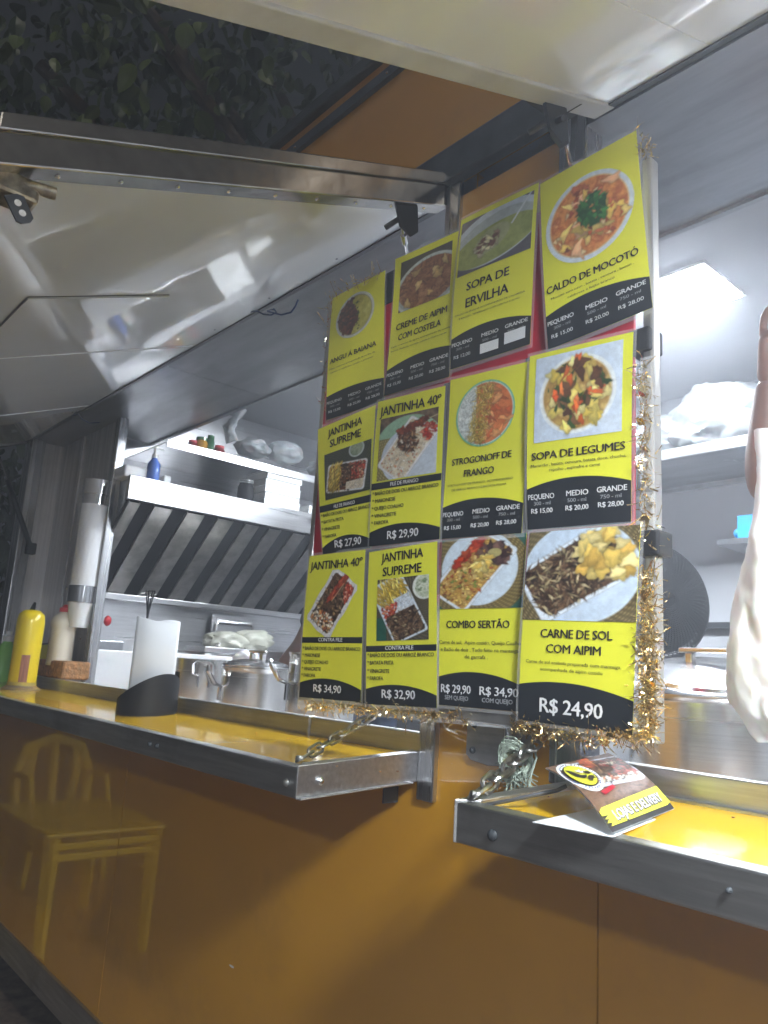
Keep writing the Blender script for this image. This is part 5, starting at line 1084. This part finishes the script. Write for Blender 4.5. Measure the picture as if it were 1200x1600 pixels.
# ------------------------------------------------------------------ fill lamp added out of frame behind the viewer
LAMPM = mat('fill_lamp_glass', (.9, .88, .8), .4, emit=FILL_LAMP)
def fill_lamp(x, y, h, lab):
    t = empty('fill_lamp', (x, y, 0), lab, 'fill lamp', 'added fill lamps')
    obj('lamp_post', tube(B(), [(x, y, 0), (x, y, h*.5), (x, y, h)], [.07, .05, .04], 12), DGREY, t, smooth=True)
    obj('lamp_arm', tube(B(), [(x, y, h), (x, y+.25, h+.15), (x, y+.55, h+.16)], .03, 8), DGREY, t, smooth=True)
    hd = obj('lamp_head', box(B(), (x-.14, y+.4, h+.14), (x+.14, y+.95, h+.20)), DGREY, t, bevel=.02)
    obj('lamp_lens', box(B(), (x-.12, y+.45, h+.125), (x+.12, y+.90, h+.137)), LAMPM, hd)
fill_lamp(3.2, -5.6, 3.4, 'added fill lamp on a post behind the viewer, out of frame')

# ------------------------------------------------------------------ plastic table and chair on the pavement (seen mirrored in the body panel)
G0 = 0.0
tx0, tx1, ty0_, ty1_, tz = -4.72, -3.86, -.93, -.32, .60
tab = empty('plastic_table', ((tx0+tx1)/2, (ty0_+ty1_)/2, G0), 'yellow plastic patio table mirrored in the glossy truck panel', 'table')
obj('table_top', box(B(), (tx0, ty0_, tz-.02), (tx1, ty1_, tz)), YCHAIR, tab, bevel=.01)
for z in (tz-.05, tz-.10):
    ap = B(); box(ap, (tx0+.02, ty0_+.02, z-.03), (tx1-.02, ty0_+.035, z)); obj('apron_band', ap, YCHAIR, tab, bevel=.004)
    ap = B(); box(ap, (tx1-.035, ty0_+.02, z-.03), (tx1-.02, ty1_-.02, z)); obj('apron_band', ap, YCHAIR, tab, bevel=.004)
    ap = B(); box(ap, (tx0+.02, ty1_-.035, z-.03), (tx1-.02, ty1_-.02, z)); obj('apron_band', ap, YCHAIR, tab, bevel=.004)
for x in (tx0+.05, tx1-.05):
    for y in (ty0_+.05, ty1_-.05):
        b = B(); tube(b, [(x, y, tz-.02), (x*1.0+(.02 if x > -4.3 else -.02), y, G0)], [.045, .028], 4); obj('leg', b, YCHAIR, tab, smooth=False, bevel=.004)
ch = empty('plastic_chair', (-5.45, -.95, G0), 'yellow plastic armchair with rounded slatted back beyond the table', 'chair')
def cp(x, y, z): return Vector((-5.45+x, -.95+y, z))
obj('seat', box(B(), tuple(cp(-.22, -.22, .40)), tuple(cp(.22, .22, .43))), YCHAIR, ch, bevel=.012)
pts = [cp(-.20, -.24, .42), cp(-.24, -.25, .62), cp(-.25, -.18, .78), cp(-.26, 0, .84), cp(-.25, .18, .78), cp(-.24, .25, .62), cp(-.20, .24, .42)]
obj('back_frame', tube(B(), pts, .040, 10), YCHAIR, ch, smooth=True)
for y in (-.13, 0, .13): obj('back_slat', tube(B(), [cp(-.20, y, .42), cp(-.235, y*1.25, .62), cp(-.25, y*1.0, .80)], [.030, .036, .026], 8), YCHAIR, ch, smooth=True)
for x, y in ((-.2, -.22), (-.2, .22), (.2, -.22), (.2, .22)): obj('leg', tube(B(), [cp(x, y, .41), cp(x*1.15, y*1.15, 0)], [.03, .02], 8), YCHAIR, ch, smooth=True)
for y in (-.25, .25): obj('armrest', tube(B(), [cp(-.24, y, .62), cp(.1, y, .62), cp(.2, y, .41)], .02, 8), YCHAIR, ch, smooth=True)

# ------------------------------------------------------------------ trees
def leaf_mesh(sz):
    me = bpy.data.meshes.new('leaf'); n = 9
    o = [(0, 0), (.16, .04), (.30, .16), (.37, .34), (.33, .56), (.18, .80), (.0, 1), (-.17, .80), (-.31, .56), (-.36, .34), (-.29, .16), (-.15, .04)]
    vs = [(x*sz, y*sz, -abs(x)*sz*.35-(y*y)*sz*.18) for x, y in o]+[(0, .42*sz, .0)]
    fs = [(12, i, (i+1) % 12) for i in range(12)]; me.from_pydata(vs, [], fs); return me
LM = [leaf_mesh(.13), leaf_mesh(.10)]
for m_ in LM: m_.materials.append(LEAF)
def tree(base, limbs, centres, n, name, lab, grp, seed, nsep=0, dark=LEAF2):
    rs = random.Random(seed); base = Vector(base); t = empty(name, base, lab, 'tree', grp)
    obj('trunk', tube(B(), [base, base+Vector((.05, .02, 1.2)), Vector(limbs[0][0])], [.20, .16, .13], 12), BARK, t, smooth=True)
    for a, b_, r0, r1 in limbs:
        a, b_ = Vector(a), Vector(b_); md = a.lerp(b_, .5)+Vector((rs.gauss(0, .1), rs.gauss(0, .1), .12)); obj('limb', tube(B(), [a, md, b_], [r0, (r0+r1)/2, r1], 8), BARK, t, smooth=True)
    P_ = []; 
    for c, r, k in centres:
        for _ in range(k):   # clumps
            d = Vector((rs.gauss(0, 1), rs.gauss(0, 1), rs.gauss(0, 1))).normalized()*r*rs.random()**.5; cc = Vector(c)+d
            for _ in range(n): P_.append(cc+Vector((rs.gauss(0, .16), rs.gauss(0, .16), rs.gauss(0, .14))))
    P_.sort(key=lambda p: (p-camv).length); src = [[v.co.copy() for v in m_.vertices] for m_ in LM]; V = []; Fc = []
    for i, p in enumerate(P_):
        e = Matrix.Rotation(rs.uniform(0, 6.28), 4, 'Z')@Matrix.Rotation(R(-55)+rs.gauss(0, .5), 4, 'X')@Matrix.Rotation(rs.gauss(0, .5), 4, 'Y')
        sc = rs.uniform(.5, 1.25); mx = Matrix.Translation(p-base)@e@Matrix.Scale(sc, 4)
        if i < nsep:
            o = bpy.data.objects.new('leaf', LM[i % 2]); link(o); o.parent = t; o.matrix_local = mx
        else:
            k = len(V); V += [tuple(mx@v) for v in src[i % 2]]; Fc += [(k+12, k+j, k+(j+1) % 12) for j in range(12)]
    me = bpy.data.meshes.new('crown'); me.from_pydata(V, [], Fc); me.materials.append(LEAF if dark is None else dark); o = bpy.data.objects.new('crown', me); link(o); o.parent = t; o['kind'] = 'stuff'
    return t
def along(px, py, d): r = Vector(ray(px, py)).normalized(); return camv+r*d
c1, c2, c3, c4, c5 = along(60, 100, 5.6), along(250, 60, 5.2), along(430, 130, 5.8), along(170, 190, 6.6), along(330, 200, 6.8)
tree((c2.x-.2, 3.6, 0), [((c2.x-.2, 3.6, 2.6), c1, .10, .04), ((c2.x-.2, 3.6, 2.6), c2, .10, .04), ((c2.x-.2, 3.6, 2.6), c3, .08, .03), ((c2.x-.2, 3.6, 2.6), along(100, -150, 6), .09, .03)],
     [(c1, .9, 26), (c2, .9, 20), (c3, .7, 16), (c4, .9, 22), (c5, .7, 10), (along(300, -200, 5.5), 1.2, 26), (along(-100, 0, 6), 1.0, 20)], 12, 'leafy_tree', 'tall leafy tree spreading above the roof of the truck', 'trees round the truck', 5, 170)
d1, d2, d3 = along(15, 760, 7.5), along(-20, 850, 7.8), along(10, 930, 8)
tree((d2.x, d2.y, 0), [((d2.x, d2.y, 1.2), d1, .06, .02)], [(d1, .6, 24), (d2, .6, 24), (d3, .6, 20)], 14, 'bushy_tree', 'dark bushy tree beyond the far end of the truck', 'trees round the truck', 8, 0)

# ------------------------------------------------------------------ small wear: hatch screws, scuffs, crumbs
rs = random.Random(3)
for k in range(9):
    y = -.06-.09*k
    for hp, xe in ((hlp, -1.086),):
        obj('screw', lathe(B(), [(.0045, 0), (.003, .002), (0, .0025)], hp(xe, y, -.0005), 8, (0, 0, -1)), CHROME, hl if hp is hlp else hr)
for x in np.arange(-3.8, -1.2, .3): obj('screw', lathe(B(), [(.004, 0), (0, .002)], hlp(x, -.05, .0055), 8, (0, 0, -1)), HINGE, hl)
for (px, py, r_, lab) in ((362, 1510, .007, 1),):
    c = aY(px, py, -.0006); P('paint_scuff', slab(B(), [c+Vector((math.cos(a)*r_*1.6*rs.uniform(.8, 1.2), 0, math.sin(a)*r_*.35)) for a in np.linspace(0, 6, 9)], (0, -.0004, 0)), IWALL)
bm = B()
for k in range(26):
    x = rs.uniform(-2.6, -.3); p = (ptl if x < -1 else ptr)(x, rs.uniform(-.25, -.02), .0012); e_ = rs.uniform(.0006, .0014); box(bm, tuple(p-Vector((e_, e_, 0))), tuple(p+Vector((e_, e_*1.3, e_))))
obj('crumbs', bm, WICKER, kind='stuff')
# ------------------------------------------------------------------ thin air volume added to imitate milky lens glare
hm = bpy.data.materials.new('glare_haze'); hm.use_nodes = True; t = hm.node_tree
for q in list(t.nodes):
    if q.type == 'BSDF_PRINCIPLED': t.nodes.remove(q)
pv = t.nodes.new('ShaderNodeVolumePrincipled'); pv.inputs['Color'].default_value = (.82, .86, .95, 1); pv.inputs['Density'].default_value = HAZE; pv.inputs['Anisotropy'].default_value = .55
t.links.new(pv.outputs[0], [q for q in t.nodes if q.type == 'OUTPUT_MATERIAL'][0].inputs['Volume'])
obj('haze', box(B(), (-85, -85, -1), (85, 85, 9)), hm, kind='stuff')
